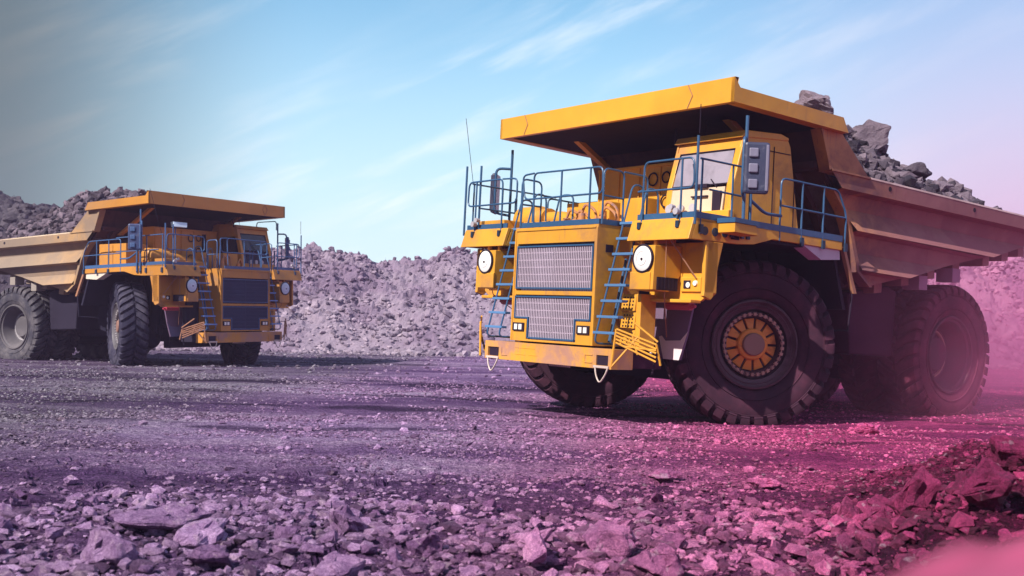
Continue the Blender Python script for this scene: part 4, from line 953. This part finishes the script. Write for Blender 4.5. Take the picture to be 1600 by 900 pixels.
zones = [('left', (-4.6, -1.6), 75, 'small angular grey violet rock lying in the rubble of the left foreground'), ('mid', (-1.6, 1.6), 75, 'small angular mauve rock lying in the rubble of the middle foreground'), ('right', (1.6, 5.0), 75, 'small angular pink rock lying in the rubble of the right foreground')]
for nm, (xa, xb), cnt, lb in zones:
    k = 0; tries = 0
    while k < cnt and tries < 4000:
        tries += 1; y = random.uniform(7.6, 12.0); x = random.uniform(xa, xb)
        if random.random() > math.exp(-((y-8.4)/1.9)**2) or abs(x) > .50*y: continue
        s = random.uniform(.13, .30)*(1.15 if y < 9 else .85)
        if any((x-a)**2+(y-b_)**2 < (r_+s*.4)**2 for a, b_, r_ in taken): continue
        taken.append((x, y, s*.5)); k += 1
        put_rock('rock', random.choice(pool), x, y, s*.16, random.uniform(0, 6.3), lb, 'rock', 'loose rocks of the %s foreground' % ('middle' if nm == 'mid' else nm), s, (random.uniform(-.6, .6), random.uniform(-.6, .6)))

# ------------------------------------------------------------------ loads in the trucks
def load_crest(x):
    return np.interp(-x, [1.0, 1.6, 2.4, 3.5, 4.5, 5.4, 6.2, 7.2, 8.2, 9.2], [5.3, 5.75, 6.30, 6.55, 6.48, 6.25, 5.90, 5.52, 5.05, 4.72])
def load_h(x, y, seed):
    c = load_crest(x)+.12; u = np.clip(np.abs(y)/2.9, 0, 1); e = np.where(x > -2.4, 4.8+(x+2.4)*.55, 4.78+.022*(x+2.4))
    h = e+(c-e)*(1-u**1.7)
    return h + (fbm(x/.9, y/.9, 4, seed)*.42 + (worley(x/.45, y/.45, seed)[0]-.5)*.30)*(1-u**4*.85)
def load(T, seed, label, name):
    lx_ = np.linspace(-9.0, -1.25, 120); ly_ = np.linspace(-2.91, 2.91, 80); X, Y_ = np.meshgrid(lx_, ly_); Z = load_h(X, Y_, seed)
    bot = np.maximum(zfloor(X)+.1, np.interp(X, [-2.8, -1.25], [3.0, 4.95])); n1, n2 = X.shape; Z = np.maximum(Z, bot+.02)
    V = np.concatenate([np.stack([X, Y_, Z], -1).reshape(-1, 3), np.stack([X, Y_, bot], -1).reshape(-1, 3)]); N = n1*n2
    ii, jj = np.meshgrid(np.arange(n1-1), np.arange(n2-1), indexing='ij'); a = ii*n2+jj
    top = np.stack([a, a+1, a+n2+1, a+n2], -1).reshape(-1, 4); F_ = [top, top[:, ::-1]+N]
    def wall(idx): idx = np.array(idx); return np.stack([idx[:-1], idx[:-1]+N, idx[1:]+N, idx[1:]], -1)
    F_ += [wall(np.arange(n2)), wall(np.arange(n1)*n2+n2-1), wall(np.arange(N-1, N-n2-1, -1)), wall(np.arange(n1)[::-1]*n2)]
    o = npmesh(name, V, np.concatenate(F_), M_load)
    o.matrix_basis = T.matrix_basis.copy() if False else Matrix.LocRotScale(T.location, T.rotation_euler.to_quaternion(), None)
    tag(o, label, 'rock load')
    n = 6500; x = RG.uniform(-8.9, -1.5, n); y = RG.uniform(-2.8, 2.8, n); s = .05+.36*RG.uniform(0, 1, n)**3.4
    st = stones('load_rubble', np.stack([x, y, load_h(x, y, seed)+s*.12], -1), s, M_load, .85); st.parent = o
    st['kind'] = 'stuff'
    return o
def truck_matrix(T): return Matrix.LocRotScale(T.location, T.rotation_euler.to_quaternion(), None)
load(TN, 5, 'heap of broken grey ore filling the body of the near haul truck', 'ore_load')
load(TF, 6, 'heap of broken grey ore filling the body of the far haul truck', 'ore_load')
for T, seed, lst in ((TN, 500, [(-3.20, 1.15, 6.66, (1.15, 1.0, 1.0), 'dark square boulder perched highest on the near truck load, behind the canopy'),
                               (-4.95, 1.4, 6.24, (1.0, .9, .95), 'dark upright boulder on the near truck load, behind the sloping body cheek'),
                               (-6.20, 1.8, 5.60, (1.15, .8, .62), 'pale veined boulder on the near truck load, just below the dark upright boulder'),
                               (-7.1, .9, 5.85, (.45, .40, .50), 'small pointed rock on the crest of the near truck load')]),
                     (TF, 600, [(-3.7, -1.0, 6.50, (.8, .7, .55), 'dark boulder highest on the far truck load, behind the canopy'),
                               (-4.8, -1.1, 6.15, (.9, .7, .6), 'dark boulder on the far truck load, left of the canopy'),
                               (-5.9, -1.7, 5.75, (.8, .6, .6), 'pale boulder lower on the far truck load')])):
    Mt = truck_matrix(T)
    for i, (x, y, z, dm, lb) in enumerate(lst):
        o = D.objects.new('boulder', rock_mesh('boulder', seed+i, dm, 15, M_load)); COL.objects.link(o)
        o.matrix_basis = Mt @ Matrix.Translation((x, y, z)) @ Matrix.Rotation(seed*.7+i, 4, 'Z'); tag(o, lb, 'boulder')

# ------------------------------------------------------------------ near dusty bank beside the camera (out of focus)
bx_, by_ = np.meshgrid(np.concatenate([np.linspace(-1.3, .1, 20), np.linspace(.12, .95, 90), np.linspace(1.0, 2.5, 20)]), np.concatenate([np.linspace(-1.2, .30, 16), np.linspace(.32, 1.0, 70), np.linspace(1.05, 2.6, 22)]))
rr_ = np.sqrt(((bx_-.545)/.34)**2+((by_-.66)/.31)**2)
bz_ = 1.642-.071*rr_**2 - np.maximum(rr_-.95, 0)*.46 + .022*fbm(bx_/.07, by_/.07, 4, 90) + .02*fbm(bx_/.2, by_/.2, 2, 91) + .071*np.maximum(rr_**2-1.1, 0)
bz_ = np.maximum(bz_, -.15)
n1, n2 = bx_.shape; ii, jj = np.meshgrid(np.arange(n1-1), np.arange(n2-1), indexing='ij'); a = ii*n2+jj
V = np.stack([bx_, by_, bz_], -1).reshape(-1, 3); top = np.stack([a, a+1, a+n2+1, a+n2], -1).reshape(-1, 4)
M_bank, nn = mat('pink_dust_bank'); nn.put(nn.b.inputs['Base Color'], nn.mix(nn.ramp(nn.noise(nn.pos, 3, 4), .35, .65), (.17, .020, .062), (.36, .055, .145))); nn.b.inputs['Roughness'].default_value = .95
bk = npmesh('bank', V, top, M_bank, True)
tag(bk, kind='structure')
#HAZE
hz = MB().box(-160, 160, -6, 150, -1.2, 14).build('haze', D.materials.new('haze_air')); tag(hz, 'thin lilac dust haze hanging over the quarry', 'haze', kind='stuff')
def volume(m, col, dens_fn):
    m.use_nodes = True; n = NT(m.node_tree); n.n.clear(); v = n.new('VolumePrincipled'); o = n.new('OutputMaterial'); n.l.new(v.outputs[0], o.inputs[1])
    v.inputs['Color'].default_value = (*col, 1); v.inputs['Anisotropy'].default_value = .2; dens_fn(n, v)
volume(hz.data.materials[0], (.74, .58, .95), lambda n, v: setattr(v.inputs['Density'], 'default_value', .0009))

def tint_nodes(n, v):  # volume added to lay the pink wash over the rear wheels
    x, y, z = n.xyz(n.new('NewGeometry').outputs['Position'])
    nz = n.noise(n.new('NewGeometry').outputs['Position'], .42, 4, .6, .6)
    d = n.math('MULTIPLY', n.ramp(z, 5.4, -.8), n.ramp(x, 4.0, 12.5))
    d = n.math('MULTIPLY', d, n.math('MULTIPLY', n.ramp(y, 19.2, 22.5), n.ramp(y, 54, 40)))
    d = n.math('MULTIPLY', d, n.ramp(x, 33, 24))
    n.put(v.inputs['Density'], n.math('MULTIPLY', n.math('MULTIPLY', d, n.ramp(nz, .34, .72, .15, 1.)), .18))
dc = MB().box(3.5, 34, 19, 55, -.6, 5.8).build('tint_volume', D.materials.new('pink_tint_air')); tag(dc, 'added pink tint volume round the near truck rear wheels', 'tint volume', kind='stuff')
volume(dc.data.materials[0], (.96, .32, .60), tint_nodes)
